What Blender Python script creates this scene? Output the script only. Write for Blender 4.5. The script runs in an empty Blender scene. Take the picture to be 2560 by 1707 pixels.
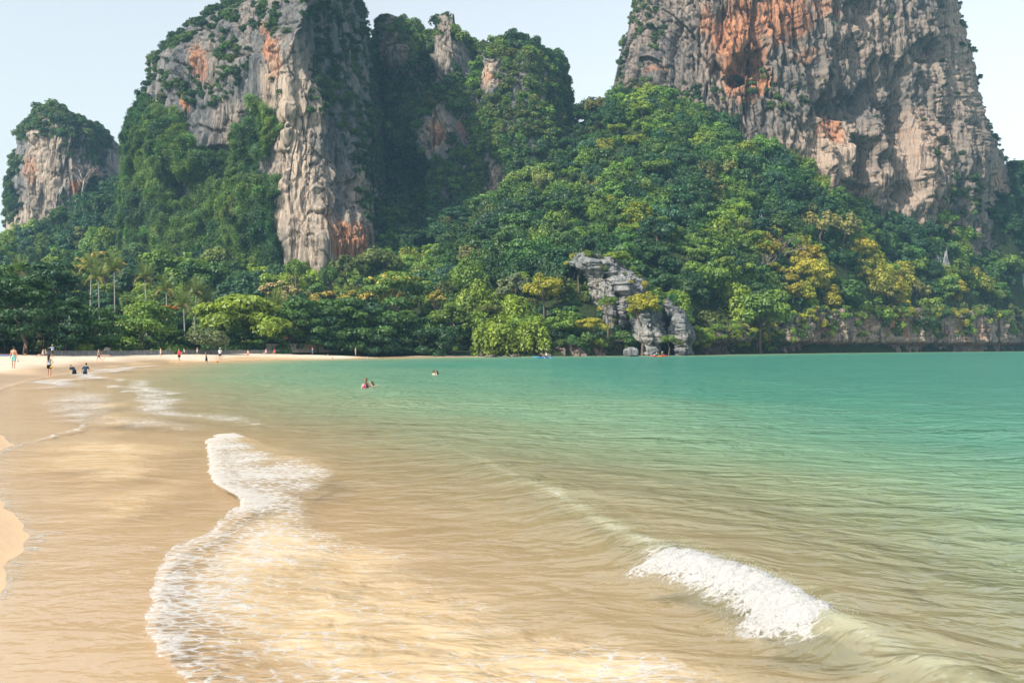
import bpy, math, random
import numpy as np
from mathutils import Vector, Matrix

rng = np.random.default_rng(11)
random.seed(11)
sc = bpy.context.scene
COL = sc.collection

# ------------------------------------------------------------------ camera
F, HY, CH = 2489.0, 866.0, 2.25
cam_data = bpy.data.cameras.new('camera')
cam_data.sensor_width = 36.0
cam_data.lens = 35.0
cam_data.clip_start = 0.1
cam_data.clip_end = 6000.0
cam = bpy.data.objects.new('camera', cam_data)
COL.objects.link(cam)
cam.location = (0, 0, CH)
cam.rotation_euler = (math.radians(90.0 + 0.288), 0, 0)
sc.camera = cam

# ------------------------------------------------------------------ sky, sun, exposure
SUN = Vector((-0.58, -0.50, 0.66)).normalized()
world = bpy.data.worlds.new('World')
sc.world = world
world.use_nodes = True
wn = world.node_tree.nodes
bg = wn['Background']
sky = wn.new('ShaderNodeTexSky')
sky.sky_type = 'NISHITA'
sky.sun_disc = False
sky.sun_elevation = math.asin(SUN.z)
sky.sun_rotation = math.atan2(SUN.x, SUN.y)
sky.altitude = 0.0
sky.air_density = 1.6
sky.dust_density = 1.3
sky.ozone_density = 0.8
hs = wn.new('ShaderNodeHueSaturation')     # thin high haze: a paler sky all round
hs.inputs['Saturation'].default_value = 0.40
world.node_tree.links.new(sky.outputs[0], hs.inputs['Color'])
world.node_tree.links.new(hs.outputs[0], bg.inputs[0])
bg.inputs[1].default_value = 0.13

sun_data = bpy.data.lights.new('sun', 'SUN')
sun_data.energy = 3.8
sun_data.angle = math.radians(0.5)
sun_data.color = (1.0, 0.93, 0.82)
sun = bpy.data.objects.new('sun', sun_data)
COL.objects.link(sun)
sun.location = (-80, -40, 300)
sun.rotation_euler = SUN.to_track_quat('Z', 'Y').to_euler()

sc.view_settings.view_transform = 'Standard'
sc.view_settings.look = 'None'
sc.view_settings.gamma = 1.0
sc.view_settings.exposure = 0.75
sc.view_settings.use_curve_mapping = False
sc.render.engine = 'CYCLES'
sc.cycles.use_denoising = True
sc.cycles.use_adaptive_sampling = True
sc.cycles.adaptive_threshold = 0.02
sc.cycles.max_bounces = 6
sc.cycles.diffuse_bounces = 2
sc.cycles.glossy_bounces = 2
sc.cycles.transmission_bounces = 3
sc.cycles.transparent_max_bounces = 6
sc.cycles.volume_bounces = 0
sc.cycles.caustics_reflective = False
sc.cycles.caustics_refractive = False
sc.cycles.sample_clamp_indirect = 4.0


# ------------------------------------------------------------------ helpers: space and noise
def P(px, py, d):
    px = np.asarray(px, float); py = np.asarray(py, float); d = np.asarray(d, float)
    return (px - 1280.0) / F * d, d + 0 * px, CH - (py - HY) / F * d


def G(px, py, z=0.0):
    d = (CH - z) * F / (py - HY)
    return ((px - 1280.0) / F * d, d)


NT = rng.random((64, 64, 64)).astype(np.float32)


def vnoise(x, y, z):
    x = np.asarray(x, np.float64); y = np.asarray(y, np.float64) + 0 * x; z = np.asarray(z, np.float64) + 0 * x
    xi = np.floor(x).astype(np.int64); yi = np.floor(y).astype(np.int64); zi = np.floor(z).astype(np.int64)
    fx = x - xi; fy = y - yi; fz = z - zi
    fx = fx * fx * fx * (fx * (fx * 6 - 15) + 10)
    fy = fy * fy * fy * (fy * (fy * 6 - 15) + 10)
    fz = fz * fz * fz * (fz * (fz * 6 - 15) + 10)
    a = xi & 63; b = (xi + 1) & 63; c = yi & 63; d = (yi + 1) & 63; e = zi & 63; f = (zi + 1) & 63
    def L(p, q, t): return p + (q - p) * t
    return L(L(L(NT[a, c, e], NT[b, c, e], fx), L(NT[a, d, e], NT[b, d, e], fx), fy),
             L(L(NT[a, c, f], NT[b, c, f], fx), L(NT[a, d, f], NT[b, d, f], fx), fy), fz)


def fbm(x, y, z, o=4, gain=0.5):
    s = 0; a = 1.0; t = 0
    for i in range(o):
        s = s + a * vnoise(x * 2 ** i + 17.3 * i, y * 2 ** i + 5.1 * i, z * 2 ** i + 9.7 * i)
        t += a; a *= gain
    return s / t


def smooth(a, b, x):
    t = np.clip((x - a) / (b - a), 0, 1)
    return t * t * (3 - 2 * t)


def inpoly(px, py, poly):
    px = np.asarray(px, float); py = np.asarray(py, float)
    r = np.zeros(np.broadcast(px, py).shape, bool)
    n = len(poly)
    for i in range(n):
        x1, y1 = poly[i]; x2, y2 = poly[(i + 1) % n]
        if y1 == y2:
            continue
        c = ((y1 > py) != (y2 > py)) & (px < (x2 - x1) * (py - y1) / (y2 - y1) + x1)
        r ^= c
    return r


def polydist(px, py, pts):
    """distance to an open polyline, and the arc length of the foot point"""
    best = np.full(np.shape(px), 1e18); arc = np.zeros(np.shape(px)); acc = 0.0
    for (x1, y1), (x2, y2) in zip(pts[:-1], pts[1:]):
        dx, dy = x2 - x1, y2 - y1
        l2 = dx * dx + dy * dy
        if l2 < 1e-12:
            continue
        t = np.clip(((px - x1) * dx + (py - y1) * dy) / l2, 0, 1)
        q = (px - x1 - t * dx) ** 2 + (py - y1 - t * dy) ** 2
        m = q < best
        best = np.where(m, q, best)
        arc = np.where(m, acc + t * math.sqrt(l2), arc)
        acc += math.sqrt(l2)
    return np.sqrt(best), arc


# ------------------------------------------------------------------ helpers: objects
def new_mesh(name, V, faces, smooth_shade=True, mats=()):
    """faces: int array (n,4) or (n,3)"""
    me = bpy.data.meshes.new(name)
    V = np.ascontiguousarray(V, np.float32)
    me.vertices.add(len(V)); me.vertices.foreach_set('co', V.ravel())
    faces = np.ascontiguousarray(faces, np.int32)
    if len(faces):
        k = faces.shape[1]
        me.loops.add(faces.size); me.loops.foreach_set('vertex_index', faces.ravel())
        me.polygons.add(len(faces))
        me.polygons.foreach_set('loop_start', np.arange(0, faces.size, k, dtype=np.int32))
        me.polygons.foreach_set('loop_total', np.full(len(faces), k, np.int32))
        if smooth_shade:
            me.polygons.foreach_set('use_smooth', np.ones(len(faces), bool))
    for m in mats:
        me.materials.append(m)
    me.update(calc_edges=True)
    return me


def attr(me, name, arr):
    a = me.attributes.new(name, 'FLOAT', 'POINT')
    a.data.foreach_set('value', np.ascontiguousarray(arr, np.float32).ravel())


def attr_col(me, name, arr):
    a = me.attributes.new(name, 'FLOAT_COLOR', 'POINT')
    arr = np.asarray(arr, np.float32)
    if arr.shape[1] == 3:
        arr = np.concatenate([arr, np.ones((len(arr), 1), np.float32)], 1)
    a.data.foreach_set('color', np.ascontiguousarray(arr).ravel())


def obj(name, me, parent=None, loc=(0, 0, 0), rot=(0, 0, 0), scale=(1, 1, 1)):
    o = bpy.data.objects.new(name, me)
    COL.objects.link(o)
    o.location = loc; o.rotation_euler = rot; o.scale = scale
    if parent is not None:
        o.parent = parent
    return o


def tag(o, label=None, cat=None, group=None, kind=None):
    if label: o['label'] = label
    if cat: o['category'] = cat
    if group: o['group'] = group
    if kind: o['kind'] = kind
    return o


def thing(name, label, cat, loc=(0, 0, 0), rz=0.0, group=None, scale=1.0):
    o = bpy.data.objects.new(name, None)
    o.empty_display_size = 0.3
    COL.objects.link(o)
    o.location = loc; o.rotation_euler = (0, 0, rz); o.scale = (scale,) * 3
    return tag(o, label, cat, group)


def gridfaces(nu, nv):
    i = np.arange(nu * nv).reshape(nv, nu)
    return np.stack([i[:-1, :-1].ravel(), i[:-1, 1:].ravel(), i[1:, 1:].ravel(), i[1:, :-1].ravel()], 1)


class MB:
    """collects boxes, tubes and loops, builds one mesh"""
    def __init__(self):
        self.v = []; self.f = []

    def box(self, lo, hi, rz=0.0, c=None):
        n = len(self.v)
        x0, y0, z0 = lo; x1, y1, z1 = hi
        for x, y, z in ((x0, y0, z0), (x1, y0, z0), (x1, y1, z0), (x0, y1, z0), (x0, y0, z1), (x1, y0, z1), (x1, y1, z1), (x0, y1, z1)):
            self.v.append((x, y, z))
        for f in ((0, 3, 2, 1), (4, 5, 6, 7), (0, 1, 5, 4), (1, 2, 6, 5), (2, 3, 7, 6), (3, 0, 4, 7)):
            self.f.append([n + i for i in f])
        return self

    def tube(self, pts, rad, sides=6):
        n0 = len(self.v)
        pts = [Vector(p) for p in pts]
        if not hasattr(rad, '__len__'):
            rad = [rad] * len(pts)
        for i, p in enumerate(pts):
            t = (pts[min(i + 1, len(pts) - 1)] - pts[max(i - 1, 0)]).normalized()
            a = t.orthogonal().normalized() if abs(t.z) < 0.9 else Vector((1, 0, 0))
            a = (a - t * a.dot(t)).normalized()
            b = t.cross(a)
            for k in range(sides):
                w = 2 * math.pi * k / sides
                q = p + (a * math.cos(w) + b * math.sin(w)) * rad[i]
                self.v.append(tuple(q))
        for i in range(len(pts) - 1):
            for k in range(sides):
                k2 = (k + 1) % sides
                self.f.append([n0 + i * sides + k, n0 + i * sides + k2, n0 + (i + 1) * sides + k2, n0 + (i + 1) * sides + k])
        self.f.append([n0 + k for k in range(sides)][::-1])
        self.f.append([n0 + (len(pts) - 1) * sides + k for k in range(sides)])
        return self

    def ball(self, c, r, nu=10, nv=7):
        n0 = len(self.v)
        r = r if hasattr(r, '__len__') else (r, r, r)
        for j in range(nv + 1):
            th = math.pi * j / nv
            for i in range(nu):
                ph = 2 * math.pi * i / nu
                self.v.append((c[0] + r[0] * math.sin(th) * math.cos(ph), c[1] + r[1] * math.sin(th) * math.sin(ph), c[2] + r[2] * math.cos(th)))
        for j in range(nv):
            for i in range(nu):
                i2 = (i + 1) % nu
                self.f.append([n0 + j * nu + i, n0 + (j + 1) * nu + i, n0 + (j + 1) * nu + i2, n0 + j * nu + i2])
        return self

    def mesh(self, name, mat=None, smooth_shade=False):
        me = bpy.data.meshes.new(name)
        me.from_pydata(self.v, [], self.f)
        if smooth_shade:
            me.polygons.foreach_set('use_smooth', np.ones(len(me.polygons), bool))
        if mat: me.materials.append(mat)
        me.update()
        return me

    def build(self, name, mat, parent=None, smooth_shade=False, **k):
        return obj(name, self.mesh(name, mat, smooth_shade), parent, **k)


# ------------------------------------------------------------------ materials
class NG:
    def __init__(self, name):
        self.m = bpy.data.materials.new(name)
        self.m.use_nodes = True
        self.t = self.m.node_tree
        self.t.nodes.clear()
        self.out = self.n('ShaderNodeOutputMaterial')

    def n(self, kind, **k):
        nd = self.t.nodes.new(kind)
        for a, b in k.items():
            setattr(nd, a, b)
        return nd

    def set(self, sock, v):
        if v is None: return
        if isinstance(v, bpy.types.NodeSocket):
            self.t.links.new(v, sock)
        else:
            if hasattr(v, '__len__') and len(v) == 3 and sock.type == 'RGBA': v = (*v, 1)
            sock.default_value = v

    def pos(self):
        return self.n('ShaderNodeNewGeometry').outputs['Position']

    def mapping(self, vec, scale, rot=(0, 0, 0)):
        m = self.n('ShaderNodeMapping'); self.set(m.inputs[0], vec); m.inputs['Scale'].default_value = scale; m.inputs['Rotation'].default_value = rot
        return m.outputs[0]

    def noise(self, vec, scale=1.0, detail=4, rough=0.55, dist=0.0):
        m = self.n('ShaderNodeTexNoise'); self.set(m.inputs['Vector'], vec)
        m.inputs['Scale'].default_value = scale; m.inputs['Detail'].default_value = detail
        m.inputs['Roughness'].default_value = rough; m.inputs['Distortion'].default_value = dist
        return m.outputs['Fac']

    def ramp(self, fac, stops):
        m = self.n('ShaderNodeValToRGB'); self.set(m.inputs[0], fac)
        e = m.color_ramp.elements
        while len(e) < len(stops): e.new(0.5)
        for i, (p, c) in enumerate(stops):
            e[i].position = p
            e[i].color = (*c, 1) if hasattr(c, '__len__') else (c, c, c, 1)
        return m.outputs[0]

    def mix(self, fac, a, b, mode='MIX'):
        m = self.n('ShaderNodeMix', data_type='RGBA', blend_type=mode)
        self.set(m.inputs[0], fac); self.set(m.inputs[6], a); self.set(m.inputs[7], b)
        return m.outputs[2]

    def math(self, op, a, b=None, c=None, clamp=False):
        m = self.n('ShaderNodeMath', operation=op, use_clamp=clamp)
        self.set(m.inputs[0], a)
        if b is not None: self.set(m.inputs[1], b)
        if c is not None: self.set(m.inputs[2], c)
        return m.outputs[0]

    def mrange(self, v, a, b, c=0.0, d=1.0):
        m = self.n('ShaderNodeMapRange'); m.interpolation_type = 'SMOOTHSTEP'
        self.set(m.inputs[0], v)
        for i, x in enumerate((a, b, c, d)): m.inputs[1 + i].default_value = x
        return m.outputs[0]

    def attr(self, name, kind='GEOMETRY', out='Fac'):
        m = self.n('ShaderNodeAttribute', attribute_name=name, attribute_type=kind)
        return m.outputs[out]

    def bump(self, h, strength=0.5, dist=0.1, normal=None):
        m = self.n('ShaderNodeBump'); self.set(m.inputs['Height'], h)
        m.inputs['Strength'].default_value = strength; m.inputs['Distance'].default_value = dist
        if normal is not None: self.set(m.inputs['Normal'], normal)
        return m.outputs[0]

    def principled(self, color, rough=0.8, spec=0.3, normal=None, **k):
        m = self.n('ShaderNodeBsdfPrincipled')
        self.set(m.inputs['Base Color'], color); self.set(m.inputs['Roughness'], rough)
        self.set(m.inputs['Specular IOR Level'], spec)
        if normal is not None: self.set(m.inputs['Normal'], normal)
        return m.outputs[0]

    def mixs(self, fac, a, b):
        m = self.n('ShaderNodeMixShader'); self.set(m.inputs[0], fac); self.set(m.inputs[1], a); self.set(m.inputs[2], b)
        return m.outputs[0]

    def done(self, s):
        self.t.links.new(s, self.out.inputs[0])
        return self.m


_plain = {}


def plain(name, c, rough=0.7, spec=0.3, var=0.12, scale=6.0):
    """a plain colour with a little procedural unevenness"""
    if name in _plain: return _plain[name]
    g = NG(name)
    tc = g.n('ShaderNodeTexCoord').outputs['Object']
    nz = g.noise(tc, scale, 3)
    a = tuple(x * (1 - var) for x in c); b = tuple(min(1, x * (1 + var)) for x in c)
    _plain[name] = g.done(g.principled(g.ramp(nz, [(0.3, a), (0.7, b)]), rough, spec))
    return _plain[name]


def mat_sand():
    g = NG('sand')
    p = g.pos()
    wet = g.attr('wet')
    n1 = g.noise(g.mapping(p, (0.5, 0.25, 1)), 1.0, 5, 0.6)
    n2 = g.noise(p, 14.0, 3)
    n3 = g.noise(g.mapping(p, (0.8, 0.8, 1)), 1.3, 3, 0.6)
    dry = g.ramp(n1, [(0.25, (0.54, 0.43, 0.31)), (0.55, (0.61, 0.505, 0.39)), (0.8, (0.66, 0.565, 0.45))])
    wetc = g.ramp(n1, [(0.25, (0.585, 0.38, 0.205)), (0.7, (0.65, 0.45, 0.262))])
    w = g.mrange(g.math('ADD', wet, g.math('MULTIPLY', g.math('SUBTRACT', n3, 0.5), 0.5)), 0.3, 0.7)
    c = g.mix(w, dry, wetc)
    c = g.mix(g.math('MULTIPLY', g.attr('damp'), 0.75), c, (0.30, 0.20, 0.105))
    foot = g.noise(p, 2.6, 2, 0.5)
    h = g.math('ADD', g.math('MULTIPLY', n2, 0.1), g.math('MULTIPLY', foot, g.math('SUBTRACT', 1.0, w)))
    nm = g.bump(h, 0.7, 0.10)
    ro = g.mrange(w, 0.0, 1.0, 0.92, 0.38)
    return g.done(g.principled(c, ro, 0.35, nm))


def mat_sea():
    g = NG('sea_water')
    p = g.pos()
    dep = g.attr('deep'); foam = g.attr('foam'); silt_sheen = g.attr('silt_sheen')
    # ripples: crests run across the bay
    a1 = g.noise(g.mapping(p, (0.42, 0.66, 1), (0, 0, 0.5)), 1.0, 3, 0.55, 0.6)
    a2 = g.noise(g.mapping(p, (1.7, 2.5, 1), (0, 0, 0.35)), 1.0, 3, 0.55, 0.5)
    a3 = g.noise(g.mapping(p, (5.5, 8, 1), (0, 0, 0.3)), 1.0, 2, 0.5, 0.3)
    dm = g.mrange(dep, 0.02, 0.5, 0.16, 1.0)
    h = g.math('ADD', g.math('MULTIPLY', a1, g.math('MULTIPLY', dm, 0.52)), g.math('ADD', g.math('MULTIPLY', a2, g.math('MULTIPLY', dm, 0.26)), g.math('MULTIPLY', a3, 0.014)))
    nm = g.bump(h, 1.0, 1.0)
    fr = g.n('ShaderNodeLayerWeight'); fr.inputs['Blend'].default_value = 0.5; g.set(fr.inputs['Normal'], nm)
    schlick = g.math('MULTIPLY_ADD', g.math('POWER', fr.outputs['Facing'], 4.0), 0.16, 0.17)
    fres = g.math('MULTIPLY', schlick, g.math('MULTIPLY_ADD', silt_sheen, -0.60, 1.0))
    big = g.noise(g.mapping(p, (0.03, 0.06, 1)), 1.0, 4, 0.6, 0.4)
    dd = g.math('ADD', dep, g.math('MULTIPLY', g.math('SUBTRACT', big, 0.5), 0.22), clamp=True)
    body = g.ramp(dd, [(0.0, (0.55, 0.40, 0.23)), (0.28, (0.38, 0.345, 0.19)), (0.55, (0.17, 0.28, 0.16)), (0.80, (0.066, 0.218, 0.150)), (1.0, (0.045, 0.188, 0.138))])
    tr = g.n('ShaderNodeBsdfTransparent'); tr.inputs[0].default_value = (1.0, 1.0, 0.97, 1)
    df = g.n('ShaderNodeBsdfDiffuse'); g.set(df.inputs[0], body); g.set(df.inputs['Normal'], nm)
    fac = g.mrange(dep, 0.06, 0.60, 0.0, 0.985)
    s = g.mixs(fac, tr.outputs[0], df.outputs[0])
    # stirred-up sand in the backwash; over the thin film, painted sky reflection
    sn = g.noise(g.mapping(p, (1.6, 4.0, 1)), 1.0, 5, 0.65, 1.2)
    ds = g.n('ShaderNodeBsdfDiffuse')
    g.set(ds.inputs[0], g.ramp(sn, [(0.30, (0.54, 0.37, 0.19)), (0.5, (0.62, 0.46, 0.27)), (0.70, (0.68, 0.55, 0.38))])); g.set(ds.inputs['Normal'], nm)
    s = g.mixs(g.math('MULTIPLY', silt_sheen, 0.9), s, ds.outputs[0])
    # thin lip of the wave: light shows through it
    ld = g.n('ShaderNodeBsdfDiffuse'); ld.inputs[0].default_value = (0.54, 0.55, 0.38, 1); g.set(ld.inputs['Normal'], nm)
    lt = g.n('ShaderNodeBsdfTranslucent'); lt.inputs[0].default_value = (0.60, 0.68, 0.46, 1)
    s = g.mixs(g.attr('lip'), s, g.mixs(0.4, ld.outputs[0], lt.outputs[0]))
    gl = g.n('ShaderNodeBsdfGlossy'); gl.inputs['Roughness'].default_value = 0.06; g.set(gl.inputs['Normal'], nm)
    s = g.mixs(fres, s, gl.outputs[0])
    # foam lace
    f1 = g.noise(g.mapping(p, (2.2, 4.4, 1)), 1.0, 6, 0.68, 1.0)
    f2 = g.noise(g.mapping(p, (13, 24, 1)), 1.0, 5, 0.72, 0.8)
    f3 = g.noise(g.mapping(p, (0.35, 1.1, 1)), 1.0, 4, 0.6, 0.6)
    fn = g.math('ADD', g.math('MULTIPLY', f1, 0.50), g.math('ADD', g.math('MULTIPLY', f2, 0.34), g.math('MULTIPLY', f3, 0.16)))
    vo = g.n('ShaderNodeTexVoronoi', feature='DISTANCE_TO_EDGE'); vo.inputs['Scale'].default_value = 1.0
    vm = g.n('ShaderNodeVectorMath', operation='ADD'); g.set(vm.inputs[0], g.mapping(p, (5.2, 8.5, 1))); nv = g.n('ShaderNodeTexNoise'); g.set(nv.inputs['Vector'], p); nv.inputs['Scale'].default_value = 4.0; nv.inputs['Detail'].default_value = 4
    g.set(vm.inputs[1], nv.outputs['Color']); g.set(vo.inputs['Vector'], vm.outputs[0])
    net = g.mrange(vo.outputs['Distance'], 0.02, 0.20, 0.10, -0.05)
    t = g.math('ADD', g.math('ADD', g.math('MULTIPLY', foam, 0.46), fn), net)
    ff = g.mrange(t, 0.73, 0.92, 0.0, 0.82)
    ff = g.math('MULTIPLY', ff, g.mrange(foam, 0.0, 0.25))
    fd = g.n('ShaderNodeBsdfDiffuse'); g.set(fd.inputs[0], g.ramp(fn, [(0.35, (0.64, 0.60, 0.54)), (0.62, (0.74, 0.735, 0.72))]))
    g.set(fd.inputs['Normal'], g.bump(g.math('ADD', f1, f2), 0.9, 0.05))
    ft = g.n('ShaderNodeBsdfTranslucent'); ft.inputs[0].default_value = (0.66, 0.655, 0.64, 1)
    return g.done(g.mixs(ff, s, g.mixs(0.14, fd.outputs[0], ft.outputs[0])))


def mat_rock(name, tone=(0.21, 0.205, 0.198), warm=(0.64, 0.50, 0.375), grey=(0.095, 0.106, 0.118), dark=(0.035, 0.04, 0.045), sc_=1.0):
    g = NG(name)
    p = g.pos()
    och = g.attr('ochre'); pale = g.attr('pale')
    big = g.noise(g.mapping(p, (0.035, 0.035, 0.016)), sc_, 5, 0.6, 0.4)
    st = g.noise(g.mapping(p, (0.30, 0.30, 0.020)), sc_, 6, 0.66, 0.5)
    st2 = g.noise(g.mapping(p, (0.95, 0.95, 0.07)), sc_, 5, 0.7, 0.4)
    med = g.noise(p, 0.22 * sc_, 8, 0.72, 0.2)
    fine = g.noise(g.mapping(p, (1, 1, 0.28)), 1.1 * sc_, 7, 0.75)
    base = g.ramp(g.math('ADD', g.math('MULTIPLY', big, 0.5), g.math('MULTIPLY', med, 0.5)), [(0.34, grey), (0.5, tone), (0.66, tuple(0.5 * (a + b) for a, b in zip(tone, warm)))])
    wfac = g.math('ADD', pale, g.math('MULTIPLY', g.math('SUBTRACT', st, 0.52), 2.2), clamp=True)
    base = g.mix(g.math('MULTIPLY', wfac, g.mrange(pale, 0.0, 0.35)), base, warm)
    ofac = g.math('MULTIPLY', g.mrange(g.math('ADD', och, g.math('MULTIPLY', g.math('SUBTRACT', g.math('ADD', g.math('MULTIPLY', med, 0.5), g.math('MULTIPLY', st, 0.5)), 0.5), 2.0)), 0.35, 0.75), g.mrange(och, 0.0, 0.15))
    oc = g.ramp(fine, [(0.3, (0.38, 0.13, 0.055)), (0.55, (0.60, 0.26, 0.12)), (0.75, (0.72, 0.42, 0.24))])
    base = g.mix(g.math('MULTIPLY', ofac, 0.82), base, oc)
    # water stains: long dark streaks down the face
    sf = g.math('ADD', g.math('MULTIPLY', st, 0.55), g.math('MULTIPLY', st2, 0.45))
    base = g.mix(g.math('MULTIPLY', g.mrange(sf, 0.485, 0.575), 0.82), base, g.mix(0.72, grey, dark))
    base = g.mix(g.mrange(med, 0.60, 0.76, 0.0, 0.5), base, dark)
    base = g.mix(g.mrange(fine, 0.28, 0.44, 0.45, 0.0), base, grey)
    base = g.mix(g.mrange(fine, 0.60, 0.75, 0.0, 0.30), base, (0.50, 0.46, 0.41))
    h = g.math('ADD', g.math('MULTIPLY', fine, 0.9), g.math('ADD', g.math('MULTIPLY', st2, 1.1), g.math('MULTIPLY', med, 0.5)))
    nm = g.bump(h, 1.0, 1.1 / sc_)
    return g.done(g.principled(base, 0.92, 0.12, nm))


def leaf_shader(g, col):
    df = g.n('ShaderNodeBsdfDiffuse'); g.set(df.inputs[0], col)
    tl = g.n('ShaderNodeBsdfTranslucent'); g.set(tl.inputs[0], g.mix(1.0, col, (1.0, 1.0, 0.55), 'MULTIPLY'))
    s = g.mixs(0.34, df.outputs[0], tl.outputs[0])
    gl = g.n('ShaderNodeBsdfGlossy'); gl.inputs['Roughness'].default_value = 0.5
    return g.mixs(0.03, s, gl.outputs[0])


def mat_leaf(name, inst=False):
    g = NG(name)
    if inst:
        base = g.attr('tint', 'INSTANCER', 'Color')
    else:
        base = g.n('ShaderNodeObjectInfo').outputs['Color']
    lv = g.attr('leafvar')
    flower = g.attr('flower')
    c = g.mix(1.0, base, g.ramp(lv, [(0.0, (0.85, 1.0, 0.95)), (0.5, (1.55, 1.6, 1.25)), (1.0, (2.35, 2.3, 1.3))]), 'MULTIPLY')
    return g.done(leaf_shader(g, c))


def mat_flower(name, a, b):
    g = NG(name)
    c = g.ramp(g.attr('leafvar'), [(0.0, a), (1.0, b)])
    return g.done(leaf_shader(g, c))


M_SAND = mat_sand()
M_SEA = mat_sea()
M_ROCK = mat_rock('limestone')
M_ROCK_R = mat_rock('limestone_ruddy', tone=(0.27, 0.225, 0.19), warm=(0.56, 0.415, 0.315), grey=(0.118, 0.126, 0.134))
M_ROCK_G = mat_rock('limestone_grey', tone=(0.27, 0.275, 0.275), warm=(0.46, 0.42, 0.36), grey=(0.14, 0.15, 0.16), sc_=2.2)
M_LEAF = mat_leaf('leaves')
M_LEAF_I = mat_leaf('leaves_mass', True)
M_BARK = plain('bark', (0.16, 0.12, 0.09), 0.9, 0.1, 0.35, 3.0)
M_BARK_PALE = plain('pale_bark', (0.42, 0.37, 0.32), 0.9, 0.1, 0.3, 3.0)
M_TWIG = plain('bare_twigs', (0.24, 0.19, 0.165), 0.9, 0.1, 0.25, 2.0)
M_YELLOW = mat_flower('yellow_blossom', (0.62, 0.42, 0.10), (0.80, 0.60, 0.12))
M_PEACH = mat_flower('dry_blossom', (0.52, 0.38, 0.22), (0.72, 0.56, 0.24))
M_FLAME = mat_flower('flame_blossom', (0.62, 0.12, 0.03), (0.80, 0.24, 0.05))
g = NG('forest_floor')
nz = g.noise(g.pos(), 0.35, 6, 0.7)
M_FLOOR = g.done(g.principled(g.ramp(nz, [(0.3, (0.020, 0.032, 0.014)), (0.55, (0.035, 0.052, 0.018)), (0.75, (0.075, 0.075, 0.035))]), 0.95, 0.1, g.bump(nz, 1.0, 1.0)))
# ------------------------------------------------------------------ shoreline and ground levels
_near = [(-30, 1490), (22, 1392), (58, 1346), (34, 1322), (-2, 1262), (-45, 1200), (-30, 1150), (24, 1112), (2, 1094), (-70, 1062),
         (-52, 1010), (0, 973), (60, 953), (128, 941), (220, 924), (330, 912), (448, 905), (600, 900.5), (800, 896.5),
         (1000, 893), (1160, 891), (1250, 890), (1400, 890), (1560, 889), (1730, 887), (1850, 885), (2000, 883), (2300, 880), (2560, 878)]
SHORE = [(-70, -400), (-14, -40), (-5.0, 0), (-4.6, 6)] + [G(a, b) for a, b in _near] + [(335, 560), (520, 640), (2600, 760)]
SEAPOLY = SHORE + [(2600, -2600), (-70, -2600)]
HEAD_I = SHORE.index(G(1250, 890))


def shore_sd(x, y):
    d, _ = polydist(x, y, SHORE)
    return np.where(inpoly(x, y, SEAPOLY), d, -d)


def sand_z(sd):
    sea = -2.6 * (1 - np.exp(-np.maximum(sd, 0) / 55.0))
    land = 1.05 * (1 - np.exp(-np.maximum(-sd, 0) / 13.0))
    return sea + land


# inland line: where the sand stops and plants, walls and rock begin
INLAND = [(-500, 40), (-120, 96), (-82, 120), (-74, 150), (-67, 176), (-57.5, 193), (-38, 221), (-18, 237), (0, 238),
          (11, 238), (27, 249), (48, 273), (67, 301), (95, 335), (164, 406), (240, 474), (336, 567), (525, 650), (2600, 775)]
INPOLY = INLAND + [(2600, 2600), (-2600, 2600), (-2600, 40)]


def polar(rows, th):
    R, T = np.meshgrid(rows, th, indexing='ij')
    return R * np.sin(T), R * np.cos(T)


def thetas(n_front, half=36.0, n_back=60):
    a = np.radians(np.linspace(-half, half, n_front))
    b = np.radians(np.linspace(half, 360 - half, n_back + 2)[1:-1])
    return np.concatenate([a, b])


def polar_faces(nr, nt):
    i = np.arange(nr * nt).reshape(nr, nt)
    j = np.roll(i, -1, axis=1)
    return np.stack([i[:-1].ravel(), i[1:].ravel(), j[1:].ravel(), j[:-1].ravel()], 1)


def rows_inv(n, r0, r1):
    return 1.0 / np.linspace(1.0 / r0, 1.0 / r1, n)


# ------------------------------------------------------------------ beach and sea bed: one sheet of sand
rows = np.concatenate([[0.05, 1.5, 3.0], rows_inv(260, 4.0, 330.0), [420, 600, 1000, 1600, 2500]])
th = thetas(300)
bx, by = polar(rows, th)
bsd = shore_sd(bx, by)
bz = sand_z(bsd)
land = smooth(1.0, 8.0, -bsd)
bz = bz + land * (fbm(bx / 3.0, by / 3.0, 3.3, 3) - 0.5) * 0.22 + (fbm(bx / 1.1, by / 1.1, 7.3, 2) - 0.5) * 0.02
bz = bz - 1.8 * smooth(-8, 2, bx) * (by > 200)
bz = bz - smooth(6.0, 40.0, np.where(inpoly(bx, by, INPOLY), polydist(bx, by, INLAND)[0], 0)) * 4.0
me = new_mesh('beach', np.stack([bx, by, bz], -1).reshape(-1, 3), polar_faces(len(rows), len(th)), True, [M_SAND])
wetn = (fbm(bx / 9.0, by / 14.0, 1.7, 3) - 0.5) * 3.0
attr(me, 'wet', smooth(-6.5, -1.0, bsd + wetn).ravel())
attr(me, 'damp', (smooth(-7.0, -3.5, bsd + 1.6 * wetn) * (1 - smooth(-0.6, 0.6, bsd)) * np.maximum(smooth(24, 40, by) * smooth(0.42, 0.52, fbm(bx / 7.0, by / 16.0, 21.0, 3)), 0.38 * (1 - smooth(20, 34, by)))).ravel())
beach = tag(obj('beach', me), kind='structure')


# ------------------------------------------------------------------ sea surface
def px_of(x, y):
    yy = np.where(y > 1.0, y, 1e-3)
    px = np.where(y > 1.0, 1280.0 + x / yy * F, -9999)
    py = np.where(y > 1.0, HY + CH * F / yy, 99999)
    return px, py


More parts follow.
